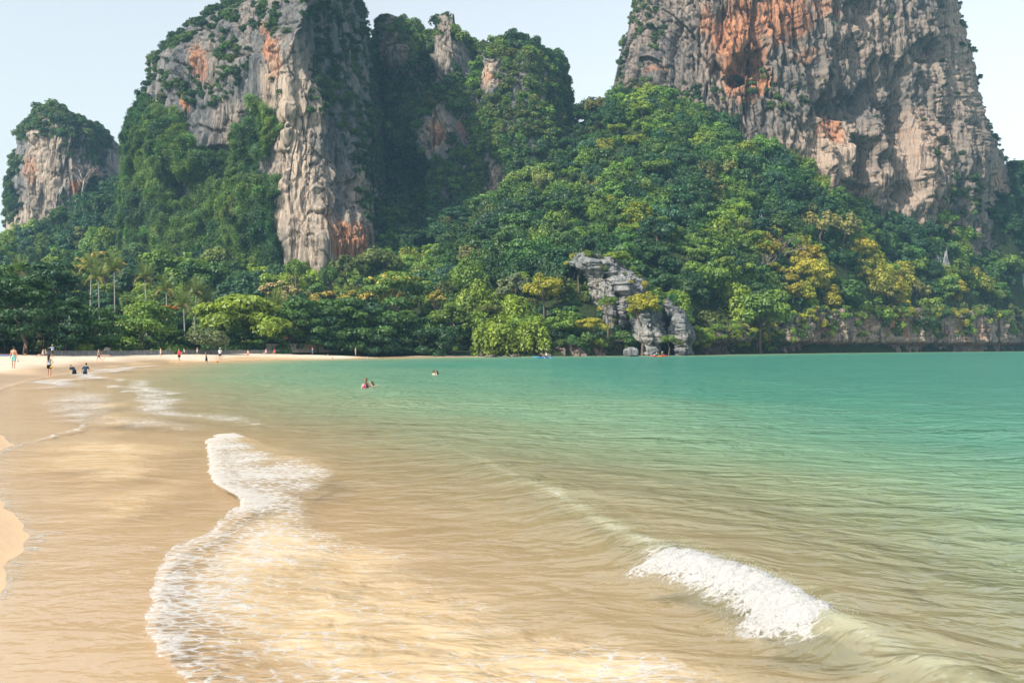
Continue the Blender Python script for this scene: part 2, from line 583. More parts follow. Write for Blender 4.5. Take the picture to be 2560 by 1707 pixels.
CREST = [G(a, b, 0.02 + 0.015 * i if i < 12 else 0.20) for i, (a, b) in enumerate(((860, 1005), (1000, 1060), (1130, 1120), (1260, 1190), (1400, 1245), (1500, 1300), (1600, 1352), (1720, 1402), (1830, 1440),
                                    (1950, 1488), (2080, 1545), (2200, 1590), (2330, 1640), (2500, 1700), (2700, 1770)))]
KIDX = np.linspace(0, 1, len(CREST))
_cl = np.concatenate([[0], np.cumsum([math.dist(a, b) for a, b in zip(CREST[:-1], CREST[1:])])])


def ridge(x, y):
    """the small breaking wave: steep towards the beach, long behind"""
    d, s = polydist(x, y, CREST)
    side = np.zeros(np.shape(x)); best = np.full(np.shape(x), 1e18)
    for (x1, y1), (x2, y2) in zip(CREST[:-1], CREST[1:]):
        dx, dy = x2 - x1, y2 - y1
        t = np.clip(((x - x1) * dx + (y - y1) * dy) / (dx * dx + dy * dy), 0, 1)
        q = (x - x1 - t * dx) ** 2 + (y - y1 - t * dy) ** 2
        m = q < best
        best = np.where(m, q, best)
        side = np.where(m, np.sign((x - x1) * dy - (y - y1) * dx), side)   # + = right of the path: the beach side
    n = d * side
    k = np.interp(s, _cl, KIDX)
    amp = np.interp(k, [0, 0.12, 0.30, 0.43, 0.6, 0.85, 1.0], [0.0, 0.06, 0.12, 0.17, 0.20, 0.19, 0.16])
    front = np.interp(k, [0, 0.5, 0.8, 1], [0.8, 0.42, 0.26, 0.32])
    back = np.interp(k, [0, 0.5, 0.8, 1], [2.6, 1.7, 1.15, 1.2])
    prof = np.where(n > 0, np.exp(-(np.maximum(n, 0) / front) ** 2), np.exp(-(np.maximum(-n, 0) / back) ** 1.35))
    dip = np.where(n > 0, -0.06 * np.exp(-((n - 2.2 * front) / (1.4 * front)) ** 2), 0)
    return amp * (prof + dip), n, k, amp


BORE = [G(a, b, 0.03) for a, b in ((1010, 1062), (900, 1075), (760, 1092), (640, 1086), (585, 1083), (545, 1086), (516, 1102), (518, 1140), (520, 1180), (545, 1215), (590, 1240), (600, 1268),
                                   (560, 1292), (520, 1320), (470, 1350), (420, 1388), (402, 1412), (390, 1440), (368, 1478), (372, 1500), (356, 1530), (366, 1580), (400, 1640), (430, 1655),
                                   (450, 1680), (520, 1760), (640, 1860))]
FOAM1 = [(516, 1102), (545, 1086), (585, 1083), (640, 1100), (720, 1135), (800, 1140), (850, 1160), (872, 1192), (850, 1218), (815, 1240), (822, 1275), (870, 1320),
         (980, 1350), (1110, 1372), (1150, 1400), (1190, 1440), (1290, 1475), (1420, 1530), (1560, 1580), (1720, 1625), (1900, 1690), (2050, 1860), (640, 1860), (520, 1760), (450, 1680),
         (430, 1655), (400, 1640), (366, 1580), (356, 1530), (372, 1500), (368, 1478), (390, 1440), (402, 1412), (420, 1388), (470, 1350), (520, 1320), (560, 1292), (600, 1268), (590, 1240), (545, 1215), (520, 1180), (518, 1140)]
UPPER = [(516, 1102), (545, 1086), (585, 1083), (640, 1100), (720, 1135), (800, 1140), (850, 1160), (872, 1192), (850, 1218), (790, 1245), (700, 1290), (600, 1268), (590, 1240), (545, 1215), (520, 1180), (518, 1140)]
FILM = [(20, 1128), (60, 1108), (190, 1065), (205, 1040), (190, 1012), (330, 1000), (420, 1070), (500, 1120), (520, 1180), (560, 1230), (560, 1290), (470, 1345), (390, 1400), (250, 1380), (90, 1345), (40, 1310), (0, 1260), (-40, 1190)]
WASH = [(80, 968), (150, 946), (230, 938), (300, 928), (400, 914), (430, 913), (340, 930), (290, 938), (330, 945), (240, 958), (300, 970), (180, 975), (60, 985)]
WASH2 = [(190, 1012), (205, 998), (255, 1000), (300, 1010), (330, 1030), (420, 1060), (405, 1085), (250, 1090), (195, 1068), (170, 1062), (205, 1040)]
CAPS = [(287, 966, 26, 4), (298, 951, 17, 3), (375, 974, 26, 2), (640, 1068, 22, 4), (330, 981, 40, 2.5)]
BREAK_K = (6.35 / 14, 10.4 / 14)

rows = np.concatenate([[0.05, 1.5, 3.0, 4.2, 5.2], rows_inv(560, 6.0, 260.0), rows_inv(40, 262.0, 620.0), [800, 1200, 1900, 2600]])
th = thetas(620, 34.0)
sx, sy = polar(rows, th)
ssd = shore_sd(sx, sy)
depth = -sand_z(ssd)
r_ = np.sqrt(sx ** 2 + sy ** 2)
near = 1 - smooth(20.0, 60.0, r_)
eta = np.zeros_like(sx)
shoal = np.clip(depth / 0.5, 0.05, 1.0)
wr = np.random.default_rng(5)
for i in range(26):
    lam = 0.35 * 1.19 ** i
    ang = wr.normal(-2.25, 0.55)          # travelling toward the beach at the left
    kx, ky = math.cos(ang) * 2 * math.pi / lam, math.sin(ang) * 2 * math.pi / lam
    ph = wr.uniform(0, 6.28)
    wob = 1.2 * (fbm(sx / (lam * 3), sy / (lam * 3), i * 3.1, 2) - 0.5) * 6.28
    a = 0.0046 * lam ** 0.62
    fade = 1 - smooth(lam * 12.0, lam * 26.0, r_)
    eta += a * np.sin(kx * sx + ky * sy + ph + wob) * fade
eta *= shoal
rz, rn, rk, ramp_ = ridge(sx, sy)
lump = 0.75 + 0.5 * fbm(sx / 0.7, sy / 0.7, 2.2, 3)
eta = eta + rz * lump
px, py = px_of(sx, sy)
jit = (fbm(sx / 0.55, sy / 0.55, 4.4, 4) - 0.5)
jx = px + jit * 3000.0 / np.maximum(sy, 2) * 0.16
jy = py + jit * 3000.0 / np.maximum(sy, 2) * 0.05
bd, ba = polydist(sx, sy, BORE)
bd = np.abs(bd + jit * 0.22)
in1 = inpoly(jx, jy, FOAM1); inu = inpoly(jx, jy, UPPER)
rag = fbm(sx / 0.9, sy / 1.6, 8.8, 4)
def soft(poly, w):
    d = polydist(sx, sy, [G(a, b) for a, b in poly + poly[:1]])[0]
    return smooth(0.0, w, d + 0.5 * w * (rag - 0.5))


def soft_px(poly, w):
    d = polydist(px, py * 3.0, [(a, b * 3.0) for a, b in poly + poly[:1]])[0]
    return smooth(0.0, w, d) * np.clip(0.25 + 1.5 * (fbm(px / 45.0, py / 5.0, 2.0, 3) - 0.15), 0, 1)


s1 = soft(FOAM1, 0.5); s1 = np.maximum(s1, np.exp(-(bd / 1.2) ** 2))
su = soft(UPPER, 0.6); su = np.maximum(su, np.exp(-(bd / 1.6) ** 2))
s1e = np.where(in1, np.maximum(soft(FOAM1, 2.0), np.exp(-(bd / 0.3))), 0)
lowfac = 1 - smooth(1240, 1330, py)
foam = np.where(in1, s1 * (0.16 + 0.50 * rag + (0.40 + 0.2 * lowfac) * np.exp(-(bd / 0.8))), 0.0)
foam = np.where(inu, np.maximum(foam, su * (0.40 + 1.1 * (rag - 0.5) + 0.42 * np.exp(-(bd / 1.3)))), foam)
silt_sheen = np.where(in1, soft(FOAM1, 1.0) * (0.72 + 0.7 * (rag - 0.3)), 0.0)
silt_sheen = np.where(inu, su * 0.35, silt_sheen)
film = inpoly(jx, jy, FILM)
fd = np.zeros_like(sx)
sf = soft(FILM, 1.5)
foam = np.where(film & ~in1, sf * (0.16 + 0.4 * (fbm(sx / 1.2, sy / 3.0, 6.1, 4) - 0.35)), foam)
silt_sheen = np.where(film & ~in1, sf * 0.75 * smooth(0.3, 0.65, fbm(sx / 2.5, sy / 5.0, 12.1, 4)), silt_sheen)  # film: this pale tone stands for reflected sky, beside a little foam
run = fbm(sx / 6.0, sy / 9.0, 3.7, 4)
band = np.exp(-((ssd - 2.4 - 4.0 * (run - 0.5)) / 1.5) ** 2) * smooth(46, 58, sy) * (1 - smooth(112, 135, sy)) * (sx < -10)
band = np.maximum(band, 0.9 * np.exp(-((ssd - 6.2 - 5.0 * (run - 0.4)) / 1.3) ** 2) * smooth(24, 32, sy) * (1 - smooth(62, 76, sy)) * (sx < -5))
band = np.maximum(band, 0.8 * np.exp(-((ssd - 3.4 - 3.0 * (run - 0.5)) / 2.0) ** 2) * smooth(22, 30, sy) * (1 - smooth(46, 56, sy)) * (sx < -4))
foam = np.maximum(foam, band * (0.70 + 0.7 * (rag - 0.45)))
for cx, cy, rx, ry in CAPS:
    q = ((px - cx) / rx) ** 2 + ((py - cy) / ry) ** 2
    foam = np.maximum(foam, 0.72 * (1 - smooth(0.1, 1.4, q + (rag - 0.5) * 1.8)))
    eta += 0.10 * np.exp(-q)
for line, w_, a_ in (([(-40, 1140), (0, 1130), (60, 1108), (150, 1085), (198, 1066), (204, 1040), (190, 1012)], 0.13, 0.7), ([(-30, 1250), (5, 1262), (30, 1278), (45, 1302), (70, 1322), (112, 1336)], 0.07, 0.7),
                     ([(36, 1330), (120, 1346), (250, 1356), (420, 1362), (520, 1350)], 0.06, 0.5), ([(0, 1470), (60, 1455), (150, 1472), (300, 1500)], 0.05, 0.4), ([(0, 1022), (90, 1018), (190, 1020)], 0.10, 0.5), ([(-20, 1560), (90, 1585), (250, 1580), (340, 1600)], 0.04, 0.35),
                     ([(420, 1000), (560, 1018), (700, 1030), (840, 1036)], 0.3, 0.35), ([(560, 950), (700, 952), (820, 962)], 0.4, 0.35)):
    ld, _a = polydist(sx + 0.5 * jit, sy + 1.0 * jit, [G(a, b) for a, b in line])
    foam = np.maximum(foam, a_ * np.exp(-(ld / w_) ** 2) * (0.6 + 0.8 * rag))
# swash rims along the water's edge
rim = np.exp(-((ssd - 0.12 - 0.25 * (rag - 0.5)) / 0.16) ** 2) * (sy > 4) * (sy < 240) * (sx < 0)
foam = np.maximum(foam, 0.48 * rim)
# the foot and lip of the breaking wave
onb = smooth(BREAK_K[0] - 0.02, BREAK_K[0] + 0.05, rk) * (1 - smooth(BREAK_K[1] - 0.04, BREAK_K[1] + 0.03, rk))
foam = np.maximum(foam, onb * (0.85 + 0.4 * (rag - 0.5)) * np.exp(-((rn - 0.22 + 0.2 * jit) / 0.26) ** 2))
thin = np.exp(-((rn - 0.05) / 0.12) ** 2) * smooth(0.08, 0.3, rk) * 0.42
foam = np.maximum(foam, thin * rag * 1.5)
eta += s1e * np.where(in1 | inu, 0.035 * (1 - np.exp(-bd / 0.10)) * np.exp(-bd / 2.5) + 0.018 * (fbm(sx / 0.25, sy / 0.25, 3.0, 3) - 0.5) * near, 0)
eta += onb * 0.05 * np.exp(-((rn - 0.1) / 0.3) ** 2) * (fbm(sx / 0.12, sy / 0.12, 5.0, 3) - 0.3)
me = new_mesh('sea', np.stack([sx, sy, eta], -1).reshape(-1, 3), polar_faces(len(rows), len(th)), True, [M_SEA])
deep = 1 - np.exp(-np.maximum(depth, 0) / 0.85)
deep = np.clip(deep + np.where(sx > 0, 0.12 * smooth(2, 12, sx), 0), 0, 1) + 0.04 * np.clip(rz / 0.2, 0, 1) * (rn > -0.4)
lipm = np.exp(-((rn - 0.05) / 0.12) ** 2) * smooth(0.05, 0.3, rk) * np.clip(ramp_ / 0.17, 0, 1) * (0.35 + 0.9 * fbm(sx / 0.5, sy / 0.5, 6.6, 3))
attr(me, 'lip', np.clip(0.8 * lipm, 0, 0.55).ravel())
attr(me, 'deep', deep.ravel()); attr(me, 'foam', np.clip(foam, 0, 1).ravel()); attr(me, 'silt_sheen', np.clip(silt_sheen, 0, 1).ravel())
sea = tag(obj('sea', me), kind='structure')

# ------------------------------------------------------------------ the tumbling crest: froth standing on the wave
fs = np.linspace(BREAK_K[0], BREAK_K[1], 420)
ft = np.linspace(0, 1, 90)
KS, TT = np.meshgrid(fs, ft, indexing='ij')
arc = np.interp(KS, KIDX, _cl)
cx = np.interp(arc, _cl, [p[0] for p in CREST]); cy = np.interp(arc, _cl, [p[1] for p in CREST])
tx = np.gradient(cx, axis=0); ty = np.gradient(cy, axis=0); tl = np.sqrt(tx ** 2 + ty ** 2); tx /= tl; ty /= tl
nx_, ny_ = ty, -tx                       # towards the beach
env = smooth(0, 0.16, (KS - BREAK_K[0]) / (BREAK_K[1] - BREAK_K[0])) * (1 - smooth(0.86, 1.0, (KS - BREAK_K[0]) / (BREAK_K[1] - BREAK_K[0])))
wid = (0.12 + 0.56 * env) * (0.55 + 0.9 * fbm(arc / 0.30, 0 * arc, 1.0, 3))
off = -0.10 + wid * TT
hh = np.interp((KS - BREAK_K[0]) / (BREAK_K[1] - BREAK_K[0]), [0, 0.3, 0.7, 1.0], [0.07, 0.14, 0.16, 0.12]) * env
prof = np.sin(np.clip(TT * 1.02 + 0.0, 0, 1) * math.pi) ** 0.55 * (1 - 0.55 * TT)
ax, ay = cx + nx_ * off, cy + ny_ * off
base = ridge(ax, ay)[0] - 0.008
rough = 0.55 * fbm(arc / 0.045, off / 0.20, 1.0, 4, 0.55) + 0.45 * fbm(ax / 0.14, ay / 0.14, 4.0, 4, 0.55) - 0.35
z = base + hh * prof * (0.80 + 0.8 * rough) + 0.05 * env * rough * np.sin(TT * math.pi)
ax = ax + 0.05 * (fbm(ax / 0.08, ay / 0.08, 7.0, 3) - 0.5); ay = ay + 0.05 * (fbm(ax / 0.08, ay / 0.08, 9.0, 3) - 0.5)
g = NG('froth')
fnz = g.noise(g.pos(), 40.0, 4, 0.7)
df = g.n('ShaderNodeBsdfDiffuse'); df.inputs[0].default_value = (0.70, 0.70, 0.695, 1); g.set(df.inputs['Normal'], g.bump(fnz, 0.8, 0.03))
tl_ = g.n('ShaderNodeBsdfTranslucent'); tl_.inputs[0].default_value = (0.74, 0.75, 0.745, 1)
tp_ = g.n('ShaderNodeBsdfTransparent')
hole = g.noise(g.pos(), 17.0, 5, 0.7, 0.5)
al = g.mrange(g.math('ADD', g.attr('body'), g.math('MULTIPLY', g.math('SUBTRACT', hole, 0.5), 2.6)), 0.25, 0.62)
M_FROTH = g.done(g.mixs(al, tp_.outputs[0], g.mixs(0.45, df.outputs[0], tl_.outputs[0])))
FV = np.stack([ax, ay, z], -1).reshape(-1, 3); FF = gridfaces(len(ft), len(fs))
# flying drops and bubbles
nd = 2600
ii = rng.integers(0, len(FV), nd)
ok = env.ravel()[ii] > 0.05
ii = ii[ok]
c = FV[ii] + np.stack([nx_.ravel()[ii], ny_.ravel()[ii], 0 * ii], -1) * rng.normal(0.03, 0.06, len(ii))[:, None] + np.stack([0 * ii, 0 * ii, np.abs(rng.normal(0, 0.028, len(ii)))], -1)
oct_ = np.array([(1, 0, 0), (-1, 0, 0), (0, 1, 0), (0, -1, 0), (0, 0, 1), (0, 0, -1)], float)
s_ = rng.uniform(0.002, 0.006, len(ii))
DV = (c[:, None, :] + oct_[None] * s_[:, None, None]).reshape(-1, 3)
tri = np.array([(0, 2, 4), (2, 1, 4), (1, 3, 4), (3, 0, 4), (2, 0, 5), (1, 2, 5), (3, 1, 5), (0, 3, 5)])
DF = (tri[None] + 6 * np.arange(len(ii))[:, None, None]).reshape(-1, 3)
T1 = np.concatenate([FF[:, [0, 1, 2]], FF[:, [0, 2, 3]]])
me = new_mesh('wave_foam', np.concatenate([FV, DV]), np.concatenate([T1, DF + len(FV)]), True, [M_FROTH])
attr(me, 'body', np.concatenate([(env * np.sin(np.clip(TT, 0, 1) ** 0.75 * math.pi) ** 0.8).ravel(), np.ones(len(DV))]))
tag(obj('wave_foam', me), 'white froth tumbling down the small breaking wave', 'foam', kind='stuff')


# ------------------------------------------------------------------ hillside: wooded slopes under the cliffs
_ctl = [  # px, py (canopy), distance
    (1250, 800, 252), (1180, 720, 275), (1300, 690, 280), (1300, 580, 325), (1250, 510, 375), (1300, 450, 400), (1450, 320, 430), (1600, 250, 425), (1500, 430, 380), (1600, 450, 370),
    (1600, 620, 308), (1450, 700, 268), (1800, 350, 415), (1800, 500, 370), (1800, 650, 320), (1780, 760, 288), (2000, 470, 400), (2000, 600, 372), (2000, 715, 348),
    (2200, 520, 452), (2200, 660, 420), (2250, 740, 405), (2400, 528, 484), (2480, 525, 498), (2530, 540, 500), (2400, 680, 454), (2450, 750, 450), (2560, 440, 548), (2560, 620, 512), (2620, 740, 505),
    (1100, 660, 320), (1000, 620, 365), (1050, 540, 400), (920, 690, 325), (800, 700, 320), (700, 740, 300), (560, 690, 330), (400, 690, 335), (250, 700, 330), (100, 690, 340), (20, 640, 390), (150, 600, 440), (300, 450, 470), (290, 560, 430),
    (1420, 300, 470), (1750, 240, 470), (2150, 400, 540), (2500, 420, 580), (2650, 480, 620), (900, 500, 420), (1150, 520, 420), (640, 600, 370)]
cx_, cy_, cz_ = P([c[0] for c in _ctl], [c[1] for c in _ctl], [c[2] for c in _ctl])
cz_ = cz_ - 6.0
ex = [(x, y, 1.2) for x, y in INLAND[1:-2]] + [(x - 12, y + 22, 2.0) for x, y in INLAND[2:9]] + [(-160, 160, 2), (-200, 260, 6), (-190, 400, 25), (-240, 560, 40), (0, 620, 60), (250, 640, 60), (420, 660, 30)]
cx_ = np.concatenate([cx_, [e[0] for e in ex]]); cy_ = np.concatenate([cy_, [e[1] for e in ex]]); cz_ = np.concatenate([cz_, [e[2] for e in ex]])


def _tps(r2):
    return np.where(r2 > 1e-9, 0.5 * r2 * np.log(np.maximum(r2, 1e-9)), 0)


_s = 100.0
N_ = len(cx_)
K_ = _tps(((cx_[:, None] - cx_[None]) ** 2 + (cy_[:, None] - cy_[None]) ** 2) / _s ** 2) + np.eye(N_) * 0.002
A_ = np.zeros((N_ + 3, N_ + 3)); A_[:N_, :N_] = K_; A_[:N_, N_] = 1; A_[:N_, N_ + 1] = cx_ / _s; A_[:N_, N_ + 2] = cy_ / _s; A_[N_:, :N_] = A_[:N_, N_:].T
W_ = np.linalg.solve(A_, np.concatenate([cz_, [0, 0, 0]]))


def hill_z(x, y):
    x = np.asarray(x, float); y = np.asarray(y, float)
    z = W_[N_] + W_[N_ + 1] * x / _s + W_[N_ + 2] * y / _s
    for i in range(N_):
        z = z + W_[i] * _tps(((x - cx_[i]) ** 2 + (y - cy_[i]) ** 2) / _s ** 2)
    inside = inpoly(x, y, INPOLY)
    d = polydist(x, y, INLAND)[0]
    z = np.maximum(z, 1.15)
    z = z + (fbm(x / 22, y / 22, 0.5, 3) - 0.5) * 5.0 * smooth(4, 30, d)
    head = smooth(-25, 0, x)
    t = smooth(0, 14 - 8 * head, d)
    z = 0.95 + (z - 0.95) * t
    return np.where(inside, z, -0.2 - np.minimum(d, 6) * (0.5 + 0.3 * head))


hxs = np.arange(-330, 470, 2.6); hys = np.arange(90, 680, 2.6)
HX, HYY = np.meshgrid(hxs, hys)
HZ = hill_z(HX, HYY)
me = new_mesh('hillside', np.stack([HX, HYY, HZ], -1).reshape(-1, 3), gridfaces(len(hxs), len(hys)), True, [M_FLOOR])
tag(obj('hillside', me), kind='structure')


# ------------------------------------------------------------------ cliffs
def worley(a, b, seed=0):
    """cells: nearest distance, gap to the second nearest, random value and tilt of the nearest cell"""
    ia, ib = np.floor(a).astype(np.int64), np.floor(b).astype(np.int64)
    f1 = np.full(a.shape, 9.0); f2 = np.full(a.shape, 9.0); val = np.zeros(a.shape); ta = np.zeros(a.shape); tb = np.zeros(a.shape); da = np.zeros(a.shape); db = np.zeros(a.shape)
    for i in (-1, 0, 1):
        for j in (-1, 0, 1):
            ca, cb = ia + i, ib + j
            h1 = NT[ca & 63, cb & 63, (seed) & 63]; h2 = NT[ca & 63, cb & 63, (seed + 7) & 63]; h3 = NT[ca & 63, cb & 63, (seed + 19) & 63]
            h4 = NT[ca & 63, cb & 63, (seed + 29) & 63]; h5 = NT[ca & 63, cb & 63, (seed + 41) & 63]
            xa, xb = a - ca - h1, b - cb - h2
            d = np.sqrt(xa * xa + xb * xb)
            m = d < f1
            f2 = np.where(m, f1, np.minimum(f2, d)); f1 = np.where(m, d, f1)
            val = np.where(m, h3, val); ta = np.where(m, h4 - 0.5, ta); tb = np.where(m, h5 - 0.5, tb); da = np.where(m, xa, da); db = np.where(m, xb, db)
    return f1, f2 - f1, val - 0.5 + ta * da * 1.6 + tb * db * 1.2


def ell(px, py, lst, soft=0.5):
    r = np.zeros(np.shape(px))
    for e in lst:
        cx, cy, rx, ry = e[:4]; s = e[4] if len(e) > 4 else 1.0
        q = np.sqrt(((px - cx) / rx) ** 2 + ((py - cy) / ry) ** 2)
        r = np.maximum(r, s * (1 - smooth(1 - soft, 1 + soft, q)))
    return r


def curtain(name, mat, nu, nv, pL, pR, top, py0, plan, lean=12.0, edge=45.0, roll=18.0, big=7.0, flute=2.6, fine=1.0, seed=0.0, caves=(), bulge=(), ochre=(), pale=(), thick=70.0, undercut=0.0, jag=0.0, kind='structure', pill=9.0):
    """a rock wall as a solid: front face with real relief, rounded ends, a top that rolls back, and a body behind.
    plan = [(py, [(u, d), ...]), ...]: distance of the face along its length at a few heights."""
    u = np.linspace(0, 1, nu); v = np.linspace(0, 1, nv)
    fL = lambda y: np.interp(y, [p[0] for p in pL], [p[1] for p in pL])
    fR = lambda y: np.interp(y, [p[0] for p in pR], [p[1] for p in pR])
    pt = np.full(nu, float(np.mean([t[1] for t in top])))
    for _ in range(25):
        pt = 0.5 * pt + 0.5 * np.interp(fL(pt) * (1 - u) + fR(pt) * u, [t[0] for t in top], [t[1] for t in top])
    V_, U_ = np.meshgrid(v, u, indexing='ij')
    if jag: pt = pt + (fbm(u * (fR(800.0) - fL(800.0)) / 30.0, 0 * u, seed, 4) - 0.5) * (26 if undercut > 3 else 8)
    pb = np.interp(fL(800.0) * (1 - u) + fR(800.0) * u, [t[0] for t in py0], [t[1] for t in py0]) if hasattr(py0, '__len__') else np.full(nu, float(py0))
    PY = pb[None] + (pt[None] - pb[None]) * V_
    PX = fL(PY) * (1 - U_) + fR(PY) * U_
    ys = [p[0] for p in plan]
    ds = [np.interp(u, [q[0] for q in p[1]], [q[1] for q in p[1]]) for p in plan]
    if len(plan) == 1:
        D = np.broadcast_to(ds[0], PY.shape).copy()
    else:
        t = np.clip((PY - ys[0]) / (ys[1] - ys[0]), 0, 1)
        D = ds[0][None] * (1 - t) + ds[1][None] * t
    e = np.abs(2 * U_ - 1)
    D = D + edge * (1 - np.sqrt(np.maximum(1 - e ** 6, 0))) + lean * V_ ** 1.5 + roll * smooth(0.90, 1.0, V_) ** 2
    X, Y, Z = P(PX, PY, D)
    # relief
    x, y, z = X + seed, Y, Z
    wx = x + 6 * (fbm(x / 14, y / 14, z / 30, 2) - 0.5)
    r1 = (fbm(wx / 34, y / 34, z / 46, 4) - 0.5) * 2
    r2 = 1 - np.abs(2 * fbm(wx / pill, y / pill, z / 60, 3) - 1)
    r3 = 1 - np.abs(2 * fbm(wx / 3.2, y / 3.2, z / 34, 3) - 1)
    r4 = fbm(x / 1.8, y / 1.8, z / 11.0, 4) - 0.5
    st = z / 11.0 + 1.4 * fbm(x / 25, y / 25, z / 60, 3)
    ledge = np.abs(st - np.floor(st) - 0.5) * 2
    ledge = smooth(0.55, 1.0, ledge) * fbm(x / 12, y / 12, z / 12, 2)
    pock = smooth(0.56, 0.68, fbm(x / 3.6, y / 3.6, z / 17.0, 3))
    wy = z + 5 * (fbm(x / 9 + 3, y / 9, z / 9, 2) - 0.5)
    hx = wx + 0.6 * y
    if jag and undercut < 3:      # slanting slabs, dipping to the right
        _, g1, v1 = worley((1.0 * x + 0.62 * z) / 3.6, (0.62 * x - 1.0 * z) / 13.0, int(seed) + 1)
        _, g2, v2 = worley((1.0 * x + 0.3 * z) / 1.5, (0.3 * x - 1.0 * z) / 5.5, int(seed) + 5)
    else:
        _, g1, v1 = worley(hx / 6.5, wy / 27.0, int(seed) + 1)
        _, g2, v2 = worley(hx / 2.5, wy / 10.0, int(seed) + 5)
    facet = 3.0 * v1 + 1.5 * v2 - 1.5 * np.exp(-(g1 / 0.05) ** 2) - 0.7 * np.exp(-(g2 / 0.08) ** 2)
    out = facet * (fine if not jag else 0.7 * fine) + 0.6 * big * r1 + 0.45 * flute * (r2 - 0.6) * 2.0 + 0.5 * flute * (r3 - 0.6) * 2 + fine * r4 * 1.7 - (0.9 if not jag else 0.0) * fine * ledge - 1.1 * fine * pock
    crk = np.exp(-(np.abs(fbm(wx / 6.5, y / 6.5, z / 45, 3) - 0.5) / 0.016) ** 2) + 0.7 * np.exp(-(np.abs(fbm(wx / 3.0 + 9, y / 3.0, z / 22, 3) - 0.5) / 0.02) ** 2)
    out = out - 1.7 * fine * crk
    if jag:
        c1 = fbm(x / 2.6 + 31, y / 2.6, z / 6.0 + x / 9.0, 4); c2 = fbm(x / 1.2 + 77, y / 1.2, z / 3.0 + x / 5.0, 3)
        out = out - jag * (np.exp(-(np.abs(c1 - 0.5) / 0.022) ** 2) + 0.5 * np.exp(-(np.abs(c2 - 0.5) / 0.03) ** 2)) + jag * 1.8 * (c1 - 0.5) + 0.9 * jag * (c2 - 0.5)
    jj = (fbm(x / 5, y / 5, z / 8, 3) - 0.5)
    jpx, jpy = PX + jj * 34, PY + jj * 44
    for c in caves:
        out = out - c[4] * ell(jpx, jpy, [c[:4]], 0.28)
    for c in bulge:
        out = out + c[4] * ell(jpx, jpy, [c[:4]], 0.6)
    if undercut:
        out = out - undercut * (1 - smooth(2.2, 4.2 + 1.5 * jj, z)) + 0.8 * np.exp(-((z - 5.0) / 1.6) ** 2)
    nX = np.gradient(X, axis=1); nY = np.gradient(D, axis=1)
    ln = np.sqrt(nX ** 2 + nY ** 2) + 1e-9
    ox, oy = nY / ln, -nX / ln
    oz = 0.25 * smooth(0.9, 1, V_)
    fadeE = 0.35 + 0.65 * (1 - e ** 12)
    X = X + ox * out * fadeE; Y = Y + oy * out * fadeE; Z = Z + oz * out
    Vs = np.stack([X, Y, Z], -1).reshape(-1, 3)
    Fs = gridfaces(nu, nv)
    # body behind: push the rim back
    idx = np.arange(nu * nv).reshape(nv, nu)
    rim = np.concatenate([idx[:, 0], idx[-1, 1:], idx[::-1, -1][1:]])
    back = Vs[rim].copy(); back[:, 1] += thick; back[:, 0] *= 1.0 + 0.3 * thick / np.maximum(Vs[rim][:, 1], 1); back[:, 2] -= 4
    bi = np.arange(len(rim)) + len(Vs)
    Fb = np.stack([rim[:-1], rim[1:], bi[1:], bi[:-1]], 1)
    Vall = np.concatenate([Vs, back])
    me = new_mesh(name, Vall, np.concatenate([Fs, Fb]), True, [mat])
    n_b = len(back)
    attr(me, 'ochre', np.concatenate([ell(jpx, jpy, ochre, 0.6).ravel() if ochre else np.zeros(nu * nv), np.zeros(n_b)]))
    attr(me, 'pale', np.concatenate([ell(jpx, jpy, pale, 0.6).ravel() if pale else np.zeros(nu * nv), np.zeros(n_b)]))
    o = obj(name, me)
    if kind: tag(o, kind=kind)
    # surface samples for the plants that grow on it
    N = np.cross(np.stack([np.gradient(X, axis=1), np.gradient(Y, axis=1), np.gradient(Z, axis=1)], -1), np.stack([np.gradient(X, axis=0), np.gradient(Y, axis=0), np.gradient(Z, axis=0)], -1))
    area = np.linalg.norm(N, axis=-1); N = N / (area[..., None] + 1e-9)
    N = np.where((N[..., 1:2] > 0), -N, N)
    return dict(o=o, X=X, Y=Y, Z=Z, N=N, PX=PX, PY=PY, area=area, U=U_, V=V_)


CA = curtain('limestone_cliff', M_ROCK, 330, 380,
             pL=[(-260, 740), (-120, 660), (0, 590), (30, 520), (90, 440), (150, 374), (180, 370), (260, 366), (340, 345), (430, 350), (620, 338), (760, 335)],
             pR=[(-260, 800), (-120, 850), (0, 896), (60, 914), (150, 926), (260, 938), (400, 946), (560, 950), (760, 955)],
             top=[(500, -20), (600, -90), (660, -140), (760, -260), (840, -160), (900, -60)], py0=770,
             plan=[(0, [(0, 408), (.12, 388), (.36, 372), (.55, 356), (.62, 350), (.9, 408), (1, 440)]),
                   (600, [(0, 402), (.05, 376), (.08, 372), (.30, 368), (.55, 356), (.62, 344), (.75, 338), (.95, 346), (1, 372)])],
             lean=6, edge=26, big=4.5, flute=2.0, fine=0.68, seed=3.0,
             caves=[(632, 395, 20, 40, 6), (560, 380, 60, 12, 4), (452, 490, 34, 70, 5), (640, 330, 40, 60, 4), (700, 540, 8, 160, 4), (880, 500, 12, 60, 4), (845, 470, 16, 90, 3)],
             bulge=[(760, 430, 50, 240, 3), (360, 480, 30, 200, 8), (470, 380, 70, 60, 7), (640, 540, 70, 120, 6)],
             ochre=[(690, 150, 26, 90, .6), (448, 248, 16, 18, 1.0), (500, 160, 26, 50, .7), (670, 110, 18, 60, .7), (870, 600, 60, 60, .8), (640, 290, 30, 20, .6), (825, 560, 60, 80, .4)],
             pale=[(735, 400, 55, 260, 1.0), (690, 210, 40, 120, .7), (800, 600, 100, 90, .8), (580, 310, 60, 70, .4), (470, 500, 30, 70, .5), (510, 160, 40, 80, .4), (900, 500, 40, 120, .5), (780, 500, 60, 120, .8)])

